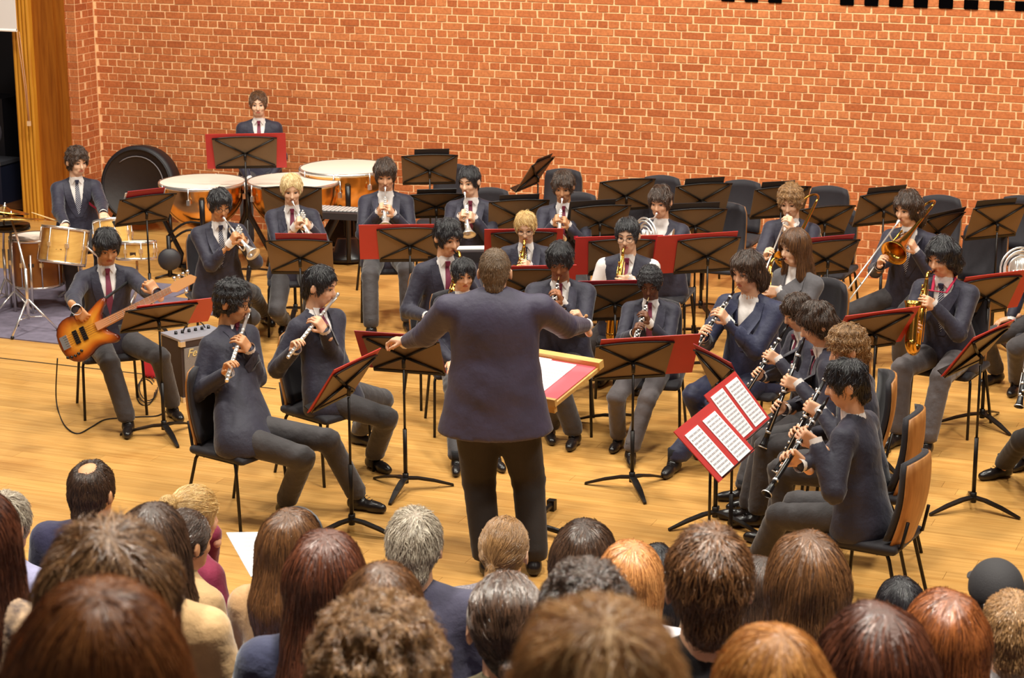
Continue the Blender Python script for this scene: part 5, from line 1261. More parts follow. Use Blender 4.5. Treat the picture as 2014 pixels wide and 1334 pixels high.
LT = np.linalg.norm(hd-tail); R3 = np.stack([A, Y_, nB], 1); MAPLE = mat('maple_neck', (222, 160, 104), .35); ROSE = mat('pale_fingerboard', (206, 142, 100), .4)
MB().prism([(.33, -.030), (LT-.20, -.021), (LT-.20, .021), (.33, .030)], tail+nB*.022, A, Y_, .020).build('neck', MAPLE, BG, tail)
fbd = MB().prism([(.31, -.030), (LT-.20, -.021), (LT-.20, .021), (.31, .030)], tail+nB*.035, A, Y_, .006).build('fingerboard', ROSE, BG, tail)
for k in range(14):
    t = .36+(LT-.20-.36)*(1-.5**((14-k)/9.0))*1.5; t = min(t, LT-.21); MB().box(tail+A*t+nB*.0385, (.002, .046, .001), R3).build('fret', SILVER, fbd, tail)
MB().prism([(LT-.20, -.022), (LT-.17, -.036), (LT-.03, -.030), (LT, .0), (LT-.03, .032), (LT-.16, .040), (LT-.20, .022)], tail+nB*.018, A, Y_, .016).build('headstock', MAPLE, BG, tail)
for k, (t, sgn) in enumerate(((.15, 1), (.115, 1), (.08, 1), (.045, 1), (.11, -1))):
    p = tail+A*(LT-t)+Y_*sgn*.062+nB*.016; MB().tube([p-Y_*sgn*.03, p], .004, 6).lathe([(0, .010), (.012, .010), (.012, -.010), (0, -.010)], p, A, 10).build('tuner', CHROME, BG, tail)
for k in range(5): MB().tube([tail+A*.055+Y_*(-.034+.017*k)+nB*.034, tail+A*(LT-.19)+Y_*(-.016+.008*k)+nB*.043], .0011, 4).build('string', mat('string_steel', (150, 140, 134), .3, .9), BG, tail)
MB().box(tail+A*.055+nB*.026, (.055, .095, .014), R3).build('bridge', CHROME, BG, tail)
for t in (.145, .205): MB().box(tail+A*t+nB*.025, (.034, .098, .014), R3).build('pickup', EBON, BG, tail)
for k in range(5): c = tail+A*(.03+.028*k)+Y_*(-.105-.012*math.sin(k*.8))+nB*.021; MB().lathe([(0, .016), (.009, .016), (.010, 0)], c, nB, 10).build('knob', EBON, BG, tail)
sh = pb['nb']; MB().tube([tail+A*.02+Y_*.05, pb['SH'][0]-ZUP*.10-HF*.06, sh-HF*-.02+ZUP*.02, pb['SH'][1]-HF*.09-ZUP*.02, tail+A*.43+Y_*.16], .012, 5, flat=.3).build('strap', mat('black_strap', (26, 22, 26), .7), BG, tail)

ac = gz(361, 792, 0); fA = face(38); rA = np.array([-fA[1], fA[0], 0]); Wa, Da, Ha = .40, .30, .47; AC = ac+rA*Wa/2-fA*Da/2
R3 = np.stack([rA, fA, ZUP], 1); AM = empty('guitar_amplifier', AC, 0, 'grey guitar amplifier with cream lettering behind the music stand', 'amplifier')
MB().box(AC+ZUP*Ha/2, (Wa, Da, Ha), R3).build('cabinet', mat('brown_tolex', (64, 46, 40), .7), AM, AC)
MB().box(AC+ZUP*Ha*.47+fA*(Da/2+.004), (Wa*.90, .012, Ha*.82), R3).build('grille', mat('silver_grille', (150, 142, 138), .8, var=.2, scale=200, bump=.5, bscale=300), AM, AC)
MB().box(AC+ZUP*(Ha+.006), (Wa+.01, Da+.01, .016), R3).build('control_top', mat('grey_panel', (164, 160, 170), .4, .3), AM, AC)
for k in range(6): MB().lathe([(0, .022), (.011, .022), (.013, 0)], AC+ZUP*(Ha+.014)+rA*(-.14+.056*k)-fA*.03, ZUP, 10).build('knob', EBON, AM, AC)
MB().tube(arc(AC+ZUP*(Ha+.0), rA, ZUP, .10, 20, 160, 8), .008, 6, flat=.6).build('handle', EBON, AM, AC)
for sx in (-1, 1):
    for sz in (0, 1): MB().box(AC+rA*sx*(Wa/2-.012)+fA*(Da/2-.008)+ZUP*(.02 if sz == 0 else Ha-.02), (.04, .04, .04), R3).build('corner', CHROME, AM, AC)
tc_ = bpy.data.curves.new('lettering', 'FONT'); tc_.body = 'Fender'; tc_.size = .085; tc_.shear = .35; tc_.extrude = .002; tc_.materials.append(mat('cream_letter', (232, 206, 140), .4)); to_ = bpy.data.objects.new('lettering', tc_); COL.objects.link(to_); bpy.context.view_layer.update(); lm_ = bpy.data.meshes.new_from_object(to_.evaluated_get(bpy.context.evaluated_depsgraph_get())); bpy.data.objects.remove(to_); to = bpy.data.objects.new('lettering', lm_); COL.objects.link(to); to.parent = AM
tp = AC+ZUP*Ha*.74+fA*(Da/2+.012)-rA*Wa*.40
to.matrix_local = Matrix(((rA[0], 0, fA[0], tp[0]-AC[0]), (rA[1], 0, fA[1], tp[1]-AC[1]), (0, 1, 0, tp[2]-AC[2]), (0, 0, 0, 1)))
if rA@HR < 0: print('amp text mirrored')
cp = [gz(113, 705, .40), gz(110, 770, .12)]+[gz(a, b, .006) for a, b in ((114, 806), (128, 838), (152, 853), (180, 840), (205, 826), (240, 822), (275, 820), (312, 817), (340, 800), (352, 796))]
cab = MB().tube(crom(cp), .005, 6).build('guitar_cable', mat('black_rubber', (24, 20, 20), .6)); tag(cab, 'black guitar cable looping over the floor beneath the bass guitarist', 'cable')
mb = MB()
for k in range(3): mb.tube([gz(286+18*math.cos(a)+k*3, 772+26*math.sin(a)-k*5, .006+.006*k) for a in np.linspace(0, 5.6, 16)], .004, 5)
tag(mb.build('coiled_cable', MATS['black_rubber']), 'coiled black cable on the floor behind the bass guitarist', 'cable')
g = gz(298, 742, 0); V = Vol(); V.bx(g+ZUP*.09, (.055, .05, .09), rad=.03); V.grid(.012); v, q = V.mesh(); BAGo = empty('red_bag', g, 0, 'small red bag on the floor behind the legs of the guitarist', 'bag'); link('bag', mesh_np('bag', v-g, q), mat('red_cloth', (206, 40, 60), .6), BAGo); MB().tube(arc(g+ZUP*.17, HR, ZUP, .03, 0, 180, 8), .005, 5).build('handle', MATS['red_cloth'], BAGo, g)

# ------------------------------------------------------------------ timpani, covered bass drum and percussion by the wall
def timpano(px, py, r, label, z=.86, dy=0):
    P = gz(px, py, z); b = np.array([P[0], P[1], 0]); o = empty('timpani', b, 0, label, 'timpani', 'copper timpani by the brick wall')
    MB().lathe([(0, .004), (r*.97, .004), (r, 0)], (0, 0, z), seg=36).build('head', HEADW, o)
    MB().lathe([(r*.99, .006), (r*1.03, .004), (r*1.035, -.025), (r*.99, -.028)], (0, 0, z), seg=36).build('hoop', CHROME, o)
    pr = [(r*.985, -.02)]+[(r*.97*math.cos(a), -.06-r*.98*math.sin(a)) for a in np.linspace(0, 1.45, 12)]
    MB().lathe(pr, (0, 0, z), seg=36).build('bowl', COPPER, o)
    for k in range(8):
        a = 2*math.pi*k/8+.2; d = np.array([math.cos(a), math.sin(a), 0]); MB().tube([d*r*1.03+ZUP*(z+.005), d*r*1.03+ZUP*(z-.13)], .007, 6).box(d*r*1.02+ZUP*(z-.13), (.03, .03, .05)).build('tension_rod', CHROME, o)
    for k in range(4):
        a = 2*math.pi*k/4+.5; d = np.array([math.cos(a), math.sin(a), 0]); MB().tube([d*r*1.02+ZUP*(z-.10), d*r*.98+ZUP*(z-.32), d*r*.55+ZUP*.16, d*r*.62+ZUP*.03], [.028, .024, .022, .02], 6).build('strut', EBON, o)
    MB().lathe([(0, .22), (.10, .22), (.14, .10), (.24, .06), (.24, .02), (0, .02)], (0, 0, 0), seg=18).build('base', EBON, o)
    MB().box((0.0, .30 if dy else -.02, .07), (.12, .3, .03)).build('pedal', CHROME, o)
    return o
timpano(398, 357, .405, 'leftmost copper timpani with white head')
timpano(578, 355, .44, 'middle copper timpani with white head behind the blond trumpeter')
timpano(680, 329, .44, 'copper timpani nearest the wall beside the tall trumpeter', z=.92)
cb = gy(282, 362, -.42); ax = nrm(-HF*.92+HR*-.22+ZUP*.14); o = empty('bass_drum', (cb[0], cb[1], 0), 0, 'large bass drum under a black cover leaning at the brick wall', 'drum'); of = np.array([cb[0], cb[1], 0]); r = .415; cb = np.array([cb[0], cb[1], .47])
COV = mat('black_cover', (30, 25, 30), .55, bump=.2, bscale=12)
MB().lathe([(0, -.04), (r*.96, -.04), (r, -.02), (r, .14), (r*.97, .17), (r*.9, .18)], cb, ax, 40).build('shell', COV, o, of)
MB().lathe([(0, .165), (r*.90, .172), (r*.91, .18)], cb, ax, 40).build('cover_front', mat('black_cover_front', (34, 20, 16), .6, bump=.15, bscale=20), o, of)
xx, yy, _ = frame_of(ax); MB().tube(arc(cb+ax*.18, xx, yy, r*.72, -60, 130, 20), .006, 6).build('piping', mat('grey_piping', (120, 112, 116), .5), o, of)
MB().tube(arc(cb+ax*.183, xx, yy, r*.90, 0, 360, 40), .010, 6).build('rim', COV, o, of)
for sx in (-1, 1): MB().tube([(cb[0]+sx*.3, cb[1], .25), (cb[0]+sx*.38, cb[1]-.12, .0)], .02, 8).build('leg', BLK, o, of)
# small percussion table with metal bars
tb = gz(655, 412, .72); o = empty('glockenspiel', (tb[0], tb[1], 0), .12, 'glockenspiel of metal bars on a black stand beside the timpani', 'glockenspiel')
MB().box((0, 0, .69), (.62, .34, .06)).build('case', mat('black_case', (40, 36, 40), .5), o)
for k in range(15): MB().box((-.27+.038*k, 0, .728), (.028, .26-.006*k, .008)).build('bar', mat('bar_metal', (224, 220, 218), .35, .3), o)
for sx in (-1, 1):
    MB().tube([(sx*.26, .13, .66), (sx*.26, -.13, .0)], .012, 8).build('leg', BLK, o); MB().tube([(sx*.26, -.13, .66), (sx*.26, .13, .0)], .012, 8).build('leg', BLK, o)
g = gz(686, 488, 0); o = empty('monitor_speaker', g, -.1, 'black floor speaker behind the tall trumpet player', 'loudspeaker')
MB().prism([(-.17, 0), (.17, 0), (.17, .34), (-.05, .40), (-.17, .22)], (0, 0, 0), (1, 0, 0), (0, 0, 1), .36).build('cabinet', mat('black_cab', (34, 26, 24), .6), o)
MB().lathe([(.0, .0), (.10, .012), (.115, .0)], (0, -.185, .19), (0, -1, 0), 18).build('cone', mat('dark_cone', (60, 50, 46), .6), o); MB().box((0, -.184, .035), (.16, .006, .02)).build('name_plate', SILVER, o)
g = gz(335, 545, 0); o = empty('percussion_stand', g, 0, 'black stand with two curved rails and round pad near the timpani', 'stand')
q1 = gd(335, 470, dep(g)-.0); MB().tube([(0, 0, .01), (0, 0, .40)], .022, 8).build('post', BLK, o)
for k, dz in enumerate((.0, -.075)): MB().tube([np.array([0, 0, .40+dz])+HR*(.0+.34*t)+ZUP*(.13*math.sin(min(t*1.25, 1)*math.pi*.62)) for t in np.linspace(0, 1, 9)], .012, 6).build('curved_rail', BLK, o)
MB().lathe([(0, .03), (.10, .03), (.11, 0), (.10, -.03), (0, -.03)], (0, 0, .17), nrm(-HF+HR*.2), 20).build('round_pad', mat('pad_black', (52, 48, 52), .5), o)
for k in range(3): a = 2.1*k; MB().tube([(0, 0, .03), (.16*math.cos(a), .16*math.sin(a), .012)], .011, 6).build('foot', BLK, o)
MB().tube([np.array([0, 0, .45])+HR*.34, np.array([0, 0, .012])+HR*.36], .011, 6).build('rear_post', BLK, o)
# ------------------------------------------------------------------ drum kit
def drum(name, c, r, h, ax, label, legs=None, head=HEADW, shell=GOLDW):
    ax = nrm(ax); c = np.asarray(c, float); b = np.array([c[0], c[1], 0]); o = empty(name, b, 0, label, 'drum', 'drums of the drum kit')
    MB().lathe([(r, -h/2), (r, h/2)], c, ax, 28).build('shell', shell, o, b)
    MB().lathe([(0, h/2+.006), (r*.98, h/2+.006)], c, ax, 28).build('batter_head', head, o, b); MB().lathe([(r*.98, -h/2-.004), (0, -h/2-.004)], c, ax, 28).build('lower_head', mat('amber_head', (206, 150, 72), .5), o, b)
    for sg in (-1, 1): MB().lathe([(r*.97, -.012), (r*1.05, -.012), (r*1.05, .012), (r*.97, .012)], c+ax*sg*h/2, ax, 28).build('hoop', CHROME, o, b)
    x_, y_, _ = frame_of(ax)
    for k in range(8):
        a = 2*math.pi*k/8; d = x_*math.cos(a)+y_*math.sin(a); MB().tube([c+d*r*1.045+ax*h*.48, c+d*r*1.045-ax*h*.48], .006, 6).box(c+d*r*1.03, (.025, .025, .04)).build('lug', CHROME, o, b)
    MB().box(c-HF*r*1.0, (.05, .004, .03), np.stack([HR, -HF, ZUP], 1)).build('badge', mat('badge', (60, 44, 40), .4), o, b)
    for l in legs or []: MB().tube(l, .011, 8).build('leg', CHROME, o, b)
    return o
dd = dep(pd['PEL']); c = gd(125, 484, dd-.62); axT = nrm(ZUP*.95+HF*.25+HR*.12)
drum('rack_tom', c, .20, .30, axT, 'large pale wooden tom with chrome hoops in front of the drummer', [[c+HR*.19, c+HR*.30-ZUP*.1], [c+HR*.30-ZUP*.02, np.array([(c+HR*.30)[0], (c+HR*.30)[1], .03])]])
c = gd(222, 462, dd-.55); drum('small_tom', c, .16, .24, nrm(ZUP*.9+HF*.3-HR*.1), 'smaller pale wooden tom right of the drummer', [[c-HR*.12-ZUP*.02, np.array([(c-HR*.12)[0], (c-HR*.12)[1], .03])]])
c = gd(72, 512, dd-.45); drum('floor_tom', c, .22, .42, ZUP, 'brown wooden floor tom at the left of the drum kit', [[c+(x_*.24)+ZUP*.1, np.array([(c+x_*.25)[0], (c+x_*.25)[1], .012])] for x_ in (HR, -HR, -HF)], shell=mat('brown_shell', (168, 104, 44), .35, rgb2=(140, 82, 30), scale=5))
c = gd(268, 492, dd-.72); drum('snare_drum', c, .17, .14, nrm(ZUP+HF*.15), 'snare drum with chrome fittings behind the bass guitarist', [[c-ZUP*.07, np.array([c[0], c[1], .25])]]+[[np.array([c[0], c[1], .25]), np.array([c[0], c[1], .012])+q*.2] for q in (HR, -HR*.5+HF*.8, -HR*.5-HF*.8)])
st_ = gz(200, 560, 0); o = empty('drum_throne', (pd['PEL'][0], pd['PEL'][1], 0), 0, 'round black drum throne under the drummer', 'stool'); MB().lathe([(0, .47), (.15, .47), (.17, .45), (.17, .41), (0, .40)], (0, 0, 0), seg=20).build('seat', BPAD, o); MB().tube([(0, 0, .41), (0, 0, .1)], .02, 8).build('post', CHROME, o)
for k in range(3): MB().tube([(0, 0, .15), (.24*math.cos(2.1*k), .24*math.sin(2.1*k), .012)], .012, 6).build('leg', CHROME, o)
def cymbal(px, py, off, r, base, label, tilt=(0, 0, 1)):
    c = gd(px, py, dd-off); b = gz(*base, 0); o = empty('cymbal', (b[0], b[1], 0), 0, label, 'cymbal', 'cymbals of the drum kit'); b = np.array([b[0], b[1], 0]); tl = nrm(tilt)
    MB().lathe([(.008, .035), (.03, .03), (.06, .016), (r*.7, .006), (r, -.006), (r*.98, -.009), (.06, .010), (.01, .03)], c, tl, 32).build('plate', mat('cymbal_bronze', (226, 178, 96), .25, 1.0), o, b)
    hub = np.array([c[0], c[1], .40]); MB().tube([c+tl*.07, c-tl*.02], .007, 6).lathe([(0, .012), (.016, .010), (.016, 0)], c+tl*.035, tl, 10).build('wing_nut', CHROME, o, b)
    MB().tube([c, c*.6+b*.4+ZUP*.25, b+ZUP*.55], .010, 8).build('boom_arm', CHROME, o, b); MB().tube([b+ZUP*.56, b+ZUP*.12], .014, 8).build('stand_tube', CHROME, o, b)
    for k in range(3):
        a = 2.1*k+.5; d = np.array([math.cos(a), math.sin(a), 0]); MB().tube([b+ZUP*.30, b+d*.24+ZUP*.02], .010, 6).build('leg', CHROME, o, b); MB().sphere(b+d*.24+ZUP*.016, .016).build('rubber_foot', EBON, o, b); MB().tube([b+ZUP*.14, b+d*.14+ZUP*.14], .007, 6).build('brace', CHROME, o, b)
    return o
cymbal(22, 431, .95, .30, (58, 655), 'bronze cymbal at the left edge above the chrome stand', HF*.20+ZUP)
cymbal(8, 414, .80, .22, (15, 612), 'upper bronze cymbal cut by the left edge', HF*.14+HR*.14+ZUP)
hb_ = gd(20, 446, dd-.7); o = empty('practice_pad', (hb_[0], hb_[1], 0), 0, 'flat black drum pad under the cymbals at the left edge', 'drum pad'); of = np.array([hb_[0], hb_[1], 0]); MB().lathe([(0, .02), (.17, .02), (.175, -.02), (0, -.03)], hb_, ZUP, 24).build('pad', EBON, o, of); MB().tube([hb_, (hb_[0], hb_[1], .012)], .012, 8).build('post', CHROME, o, of)
for k in range(3): MB().tube([(hb_[0], hb_[1], .2), (hb_[0]+.2*math.cos(2.1*k), hb_[1]+.2*math.sin(2.1*k), .012)], .01, 6).build('leg', CHROME, o, of)
for a, b, lb in (((128, 440), (62, 418), 'wooden drumstick in the left of the two hands of the drummer'), ((205, 430), (232, 452), 'wooden drumstick over the small tom')):
    p0 = gd(a[0], a[1], dd-.40); p1 = gd(b[0], b[1], dd-.62); o = MB().tube([p0, p0*.3+p1*.7, p1], [.008, .007, .004], 6).build('drumstick', mat('hickory', (226, 186, 128), .5)); tag(o, lb, 'drumstick')
# instrument bits at the right edge
m = gd(2020, 505, dep(PPL['edge1']['H'])-.2); french_horn(gd(2004, 527, dep(m)-.15), PPL['edge1']['f'], HR, gd(2040, 470, dep(m)+.1), 'silver brass instrument cut off by the right edge')
m = gd(2030, 665, dep(PPL['edge2']['H'])-.1); clarinet(m, gd(2004, 800, dep(m)-.15), -HF, 'silver-keyed clarinet cut off by the right edge')
# keyboard-like black panel left of the fair-haired saxophonist
g = gz(922, 505, .80); o = empty('keyboard', (g[0], g[1], 0), rotz_of(nrm(CON-g))+math.pi, 'black keyboard on a stand behind the saxophonist left of the conductor', 'keyboard'); MB().box((0, 0, .82), (.66, .26, .09)).build('case', mat('kb_black', (30, 28, 34), .5), o); MB().box((0, .02, .868), (.62, .12, .008)).build('keys', mat('key_white', (222, 216, 212), .4), o)
for sx in (-1, 1): MB().tube([(sx*.25, -.12, .78), (sx*.25, .12, .012)], .014, 8).build('leg', BLK, o); MB().tube([(sx*.25, .12, .78), (sx*.25, -.12, .012)], .014, 8).build('leg', BLK, o)
# ------------------------------------------------------------------ the raked seating and the audience
ROWY = [-11.80, -12.72, -13.64, -14.56, -15.48, -16.40, -17.30]
ROWF = [0.22+.345*i for i in range(7)]
SEATF = mat('grey_violet_fabric', (128, 120, 142), .9, var=.12, scale=40, bump=.3, bscale=400, sheen=.4)
SEATD = mat('dark_seat_back', (62, 54, 60), .75)
STEP = mat('dark_carpet', (70, 58, 62), .95, var=.2, scale=60)
for i in range(7):
    y1 = ROWY[i]+.46 if i else -11.20; y0 = ROWY[i+1]+.46 if i < 6 else -19.6
    o = MB().box((8.5, (y0+y1)/2, ROWF[i]/2-.05), (13.0, y1-y0, ROWF[i]+.10)).build('floor_row', STEP); tag(o, kind='structure')
HT = {'cropped': .007, 'short': .011, 'mop': .014, 'curly': .022, 'wavy': .019, 'long': .020, 'ponytail': .012, 'bun': .012, 'balding': .010, 'bob': .024}
def cloth(name, rgb, **k): return mat('cloth_'+name, rgb, .85, var=k.get('var', .18), scale=k.get('scale', 14), bump=.8, bscale=16, sheen=.3, rgb2=k.get('rgb2'))
SEAT = None
def seat_proto():
    r = empty('auditorium_seat', (0, 0, 0))
    V = Vol(); V.bx((0, -.235, .57), (.255, .055, .27), np.array(Matrix.Rotation(.14, 3, 'X')), rad=.05); V.rc((-.20, -.27, .80), (.20, -.27, .80), .06, .06, k=.03); V.grid(.016); v, q = V.mesh(); link('back', mesh_np('back', v, q), SEATF, r)
    V = Vol(); V.bx((0, .04, .40), (.24, .25, .06), rad=.05); V.grid(.018); v, q = V.mesh(); link('cushion', mesh_np('cushion', v, q), SEATF, r)
    MB().box((0, -.318, .52), (.44, .014, .40), np.array(Matrix.Rotation(.14, 3, 'X'))).build('back_panel', SEATD, r)
    MB().box((.10, -.345, .655), (.07, .006, .032), np.array(Matrix.Rotation(.14, 3, 'X'))).build('name_plate', mat('brass_plate', (214, 160, 78), .3, .8), r)
    for sx in (-1, 1):
        V = Vol(); V.bx((sx*.275, .02, .60), (.030, .22, .030), rad=.028); V.grid(.014); v, q = V.mesh(); link('armrest', mesh_np('armrest', v, q), SEATF, r); MB().box((sx*.275, .0, .29), (.035, .34, .56)).build('side_frame', SEATD, r)
    return r
def seat_at(P, fz, label):
    global SEAT
    if SEAT is None: SEAT = seat_proto(); o = SEAT
    else: o = copy_tree(SEAT)
    o.location = (P[0], P[1], fz); o.rotation_euler = (0, 0, rotz_of(np.array([-.10, 1, 0]))); tag(o, label, 'seat', 'grey seats of the raked auditorium')
AUD = {}
def aud(key, who, x, top, w, row, style, color, jk, yaw=180, pitch=-6, sk='fair', kw=None, hk=None, n=4500, rad=.0011, lean=0, legs=False, t=None, wide=1.0, hands=None, shirt=None, ty=None, seat=True, neck=.045):
    yv = ROWY[row]+.10 if ty is None else ty; T = gy(x, top, yv); tt = HT[style] if t is None else t
    s = float(np.clip(w*dep(T)/FPX/(2*(.078+tt)), .84, 1.14)); fl = ROWF[row]
    p = person('person', who, T=T, yaw=yaw, hyaw=(kw or {}).pop('hyaw', yaw) if kw else yaw, pitch=pitch, lean=lean, s=s, sk=sk, hair=(style, color), hseed=len(AUD)*5+3, jacket=jk, tie=None, front=False, seat_z=fl+.46, fz=fl, legs=legs, hn=n, hrad=rad, hair_kw=hk, fine=.85 if row > 2 else .95, neck=neck, wide=wide, shirt=shirt or jk, hands=hands, **(kw or {}))
    AUD[key] = p
    return p
tieb = lambda back, z, L=.2, x=0: (lambda H, R, s: dict(tie=H+(-R[:, 1]*back+R[:, 2]*z+R[:, 0]*x)*s, length=L))
ln = lambda L, th=None: (lambda H, R, s: dict(length=L, **({'thick': th} if th else {})))
NAVYK = cloth('navy_knit', (52, 48, 78)); BEIGE = cloth('beige_coat', (178, 142, 98), var=.1); TAN = cloth('tan_quilt', (168, 128, 86), scale=7); BURG = cloth('burgundy', (136, 36, 66)); LBLUE = cloth('pale_blue', (150, 146, 178)); BLK_ = cloth('black', (34, 28, 32)); DBLUE = cloth('dark_blue', (38, 36, 58)); FLECK = cloth('flecked_grey', (150, 140, 146), rgb2=(90, 82, 88), scale=160); CAMO = cloth('olive_camo', (132, 118, 82), rgb2=(74, 62, 44), scale=18); PATT = cloth('checked_blouse', (214, 176, 138), rgb2=(72, 58, 58), scale=26); GREYW = cloth('pale_grey', (196, 188, 190)); CREAM = cloth('cream', (222, 186, 138), var=.06); NAVQ = cloth('navy_puffer', (36, 38, 66))
aud('man1', 'balding man in navy jumper sitting alone at the front left', 180, 912, 90, 0, 'balding', 'dbrown', NAVYK, 160, -4, 'tan', wide=1.18, legs=True, t=.014)
aud('bunb', 'blonde woman with a small bun in burgundy top leaning on her hand', 388, 962, 84, 0, 'bun', 'blond', BURG, 128, -10, hk=tieb(.140, .062, x=.01), legs=True, hands=[None, dict(w=gy(418, 1046, ROWY[0]+.30), fd=ZUP*.9-HR*.3, pn=-HR)])
aud('grey', 'grey-haired man in navy jacket with pale blue collar', 815, 1008, 104, 1, 'short', 'grey', cloth('slate_jacket', (62, 58, 78)), 172, -4, shirt=LBLUE, wide=1.15)
aud('pony', 'golden-haired woman with low ponytail in flecked grey top', 993, 1025, 94, 0, 'ponytail', 'lbrown', FLECK, 166, -6, 'pale', hk=tieb(.118, -.045, .17, -.02))
aud('blk2', 'black-haired child between the curly ginger and the brown-haired man', 1292, 1078, 80, 0, 'long', 'black', PATT, 180, -6, hk=ln(.28))
aud('blk', 'person with centre-parted black hair low at the right front', 1773, 1150, 98, 0, 'bob', 'black', BLK_, 178, -4)
pcap = aud('cap', 'person in black baseball cap at the right front', 1962, 1116, 94, 1, 'cropped', 'black', BLK_, 182, 4, t=.012)
aud('greyl', 'short grey-haired man in pale blue shirt at the left edge', 14, 975, 88, 1, 'short', 'grey', LBLUE, 150, -8, t=.012)
aud('bund', 'woman with pulled back dark hair in beige jacket', 366, 1010, 86, 1, 'bun', 'dbrown', BEIGE, 135, -4, 'tan', hk=tieb(.105, -.03), t=.010, legs=True)
aud('glas', 'brown-haired woman in tan quilted gilet with glasses on her head', 578, 1015, 116, 2, 'long', 'brown', TAN, 150, -8, hk=ln(.30))
aud('dark', 'woman with shiny dark brown bob at the front middle', 1152, 1040, 122, 1, 'bob', 'dbrown', BLK_, 160, -4, hk=ln(.20))
aud('ging', 'woman with curly ginger hair behind the front row', 1240, 1087, 118, 2, 'bob', 'ginger', GREYW, 176, -4, hk=ln(.20, .034))
aud('dk22', 'woman with straight dark hair beside the wavy-haired woman', 1492, 1104, 92, 1, 'long', 'dbrown', GREYW, 180, -4, hk=ln(.34))
aud('shrt', 'man with cropped fair hair and white collar at the right edge', 1992, 1168, 118, 2, 'cropped', 'lbrown', GREYW, 172, -4, t=.010)
aud('dk2', 'woman with long dark hair in beige trench coat', 300, 1008, 134, 3, 'long', 'dbrown', BEIGE, 168, -6, hk=ln(.32))
aud('ldark', 'woman with very long dark auburn hair and navy puffer', 642, 1060, 152, 3, 'long', 'redbrown', NAVQ, 170, -6, hk=ln(.42))
aud('man', 'broad man with neat brown hair in dark jacket', 1395, 1048, 160, 3, 'short', 'brown', BLK_, 180, -6, wide=1.12)
aud('long', 'woman with long wavy light brown hair near the right', 1588, 1072, 144, 2, 'long', 'brown', BLK_, 180, -6, hk=ln(.38, .030))
aud('redl', 'woman with long red hair and checked blouse at the left edge', -38, 985, 150, 4, 'long', 'redbrown', PATT, 165, -6, hk=ln(.40))
aud('brn3', 'woman with brown bob behind the grey-haired man', 752, 1130, 160, 4, 'bob', 'brown', BLK_, 176, -6)
aud('pony2', 'woman with dark brown ponytail and olive camouflage jacket', 995, 1138, 148, 3, 'ponytail', 'dbrown', CAMO, 182, -6, hk=tieb(.112, -.075, .18))
aud('aub', 'woman with smooth auburn bob at the right', 1860, 1184, 165, 3, 'bob', 'auburn', BLK_, 176, -6)
aud('dkc', 'person with tight dark curls near the bottom middle', 1152, 1128, 182, 4, 'curly', 'dbrown', BLK_, 180, -6)
aud('brn', 'woman with long red-brown hair at the bottom right', 1722, 1214, 220, 4, 'long', 'redbrown', BLK_, 182, -6)
aud('oran', 'woman with copper orange hair at the bottom edge', 1520, 1264, 196, 5, 'bob', 'orange', BLK_, 180, -6)
aud('near', 'boy with short tousled brown hair close at the lower left', 215, 1052, 262, 5, 'mop', 'midbrown', DBLUE, 176, -6, n=9000, rad=.0009)
aud('curl', 'person with wavy light brown curls close at the bottom', 742, 1204, 262, 5, 'curly', 'lbrown', BLK_, 180, -6, n=9000, rad=.0009)
aud('nearl', 'person with auburn hair closest at the lower left corner', 195, 1190, 350, 6, 'bob', 'copper', BLK_, 182, -6, n=9000, rad=.0009)
aud('blon', 'person with sandy blond hair closest at the bottom middle', 1172, 1216, 320, 6, 'mop', 'sandy', BLK_, 180, -6, n=9000, rad=.0009)
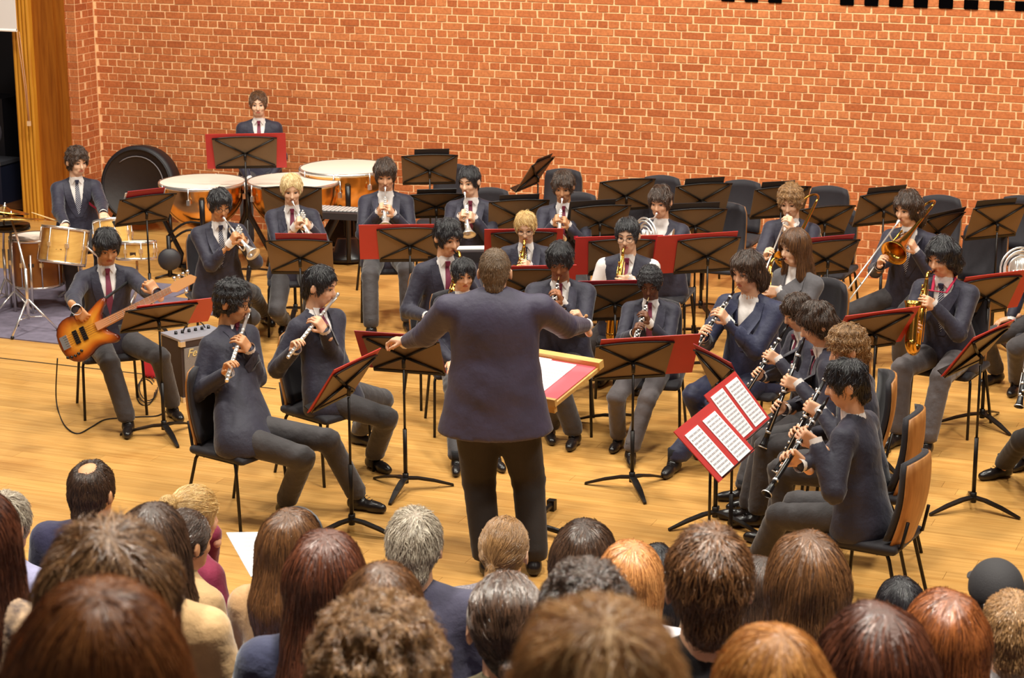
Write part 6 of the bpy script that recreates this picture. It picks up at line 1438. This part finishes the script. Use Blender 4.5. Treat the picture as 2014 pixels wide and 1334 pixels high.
# cap
H, R, s = pcap['H'], pcap['R'], pcap['s']; P_ = lambda x, y, z: H+(R[:, 0]*x+R[:, 1]*y+R[:, 2]*z)*s
V = Vol(); V.ell(P_(0, -.004, .035), np.array([.104, .122, .112])*s, R); V.bx(P_(0, 0, -.10), np.array([.3, .3, .105])*s, R, op='s'); V.ell(P_(0, .15, .004), np.array([.074, .085, .010])*s, R, k=.01); V.ell(P_(0, -.118, .022), np.array([.036, .03, .022])*s, R, op='s'); V.grid(.008); v, q = V.mesh()
capo = link('cap', mesh_np('cap', v-pcap['off'], q), mat('cap_black', (40, 36, 38), .8, bump=.2, bscale=300), pcap['root'])
MB().tube([P_(.07*t, -.118+.02*t*t, .006) for t in np.linspace(-1, 1, 7)], .008*s, 6).sphere(P_(0.01, -.128, .006), .011*s).build('strap', mat('strap_grey', (150, 146, 150), .3, .6), capo, pcap['off'])
# glasses pushed up on the brown hair
g_ = AUD['glas']; H, R, s = g_['H'], g_['R'], g_['s']; P2 = lambda x, y, z: H+(R[:, 0]*x+R[:, 1]*y+R[:, 2]*z)*s; MB().tube([P2(.108*math.cos(a), .02+.02*math.sin(a), .04+.10*math.sin(a)) for a in np.linspace(.2, 2.9, 12)], .004, 6).build('glasses', mat('spectacle_dark', (30, 26, 30), .4), g_['root'], g_['off'])
# programme in a lap
c = gy(512, 1090, ROWY[0]+.02); o = empty('programme', c, 0, 'white printed programme sheet held in a lap at the front', 'paper'); xx = nrm(HR*.75+HF*.45-ZUP*.15); yy = nrm(np.cross(nrm(-HF*.4+ZUP), xx)); MB().prism([(-.10, -.15), (.10, -.15), (.10, .15), (-.10, .15)], c, xx, yy, .004).build('sheet', PAPER, o, c)
mb = MB()
for j in range(9): mb.box(c+yy*(.11-.028*j)+np.cross(xx, yy)*.003, (.15, .006, .0008), np.stack([xx, yy, np.cross(xx, yy)], 1))
mb.build('print', mat('faint_print', (196, 190, 196), .9), o, c)
# regular rows of seats
ORD = ('first', 'second', 'third', 'fourth', 'fifth', 'sixth', 'seventh', 'eighth', 'ninth', 'tenth', 'eleventh', 'twelfth')
RN = ('front row', 'second row', 'third row', 'fourth row', 'fifth row', 'sixth row', 'seventh row')
for i in range(7):
    xs = []; x = 3.0
    while x < 12:
        ok = any(inframe((x+dx, ROWY[i]-.25, ROWF[i]+zz), 40)[0] for dx in (-.25, 0, .25) for zz in (.5, .84))
        if ok: xs.append(x)
        x += .63
    ref = [q['PEL'][0] for q in AUD.values() if abs(q['PEL'][1]-ROWY[i]) < .35]
    sh = min(np.linspace(-.28, .28, 15), key=lambda d: sum(min(abs(r_-x_-d) for x_ in xs)**2 for r_ in ref) if ref and xs else 0)
    for k, x in enumerate(xs): seat_at(np.array([x+sh, ROWY[i]-.02, 0]), ROWF[i], 'grey padded auditorium seat, %s from the left in the %s' % (ORD[k], RN[i]))
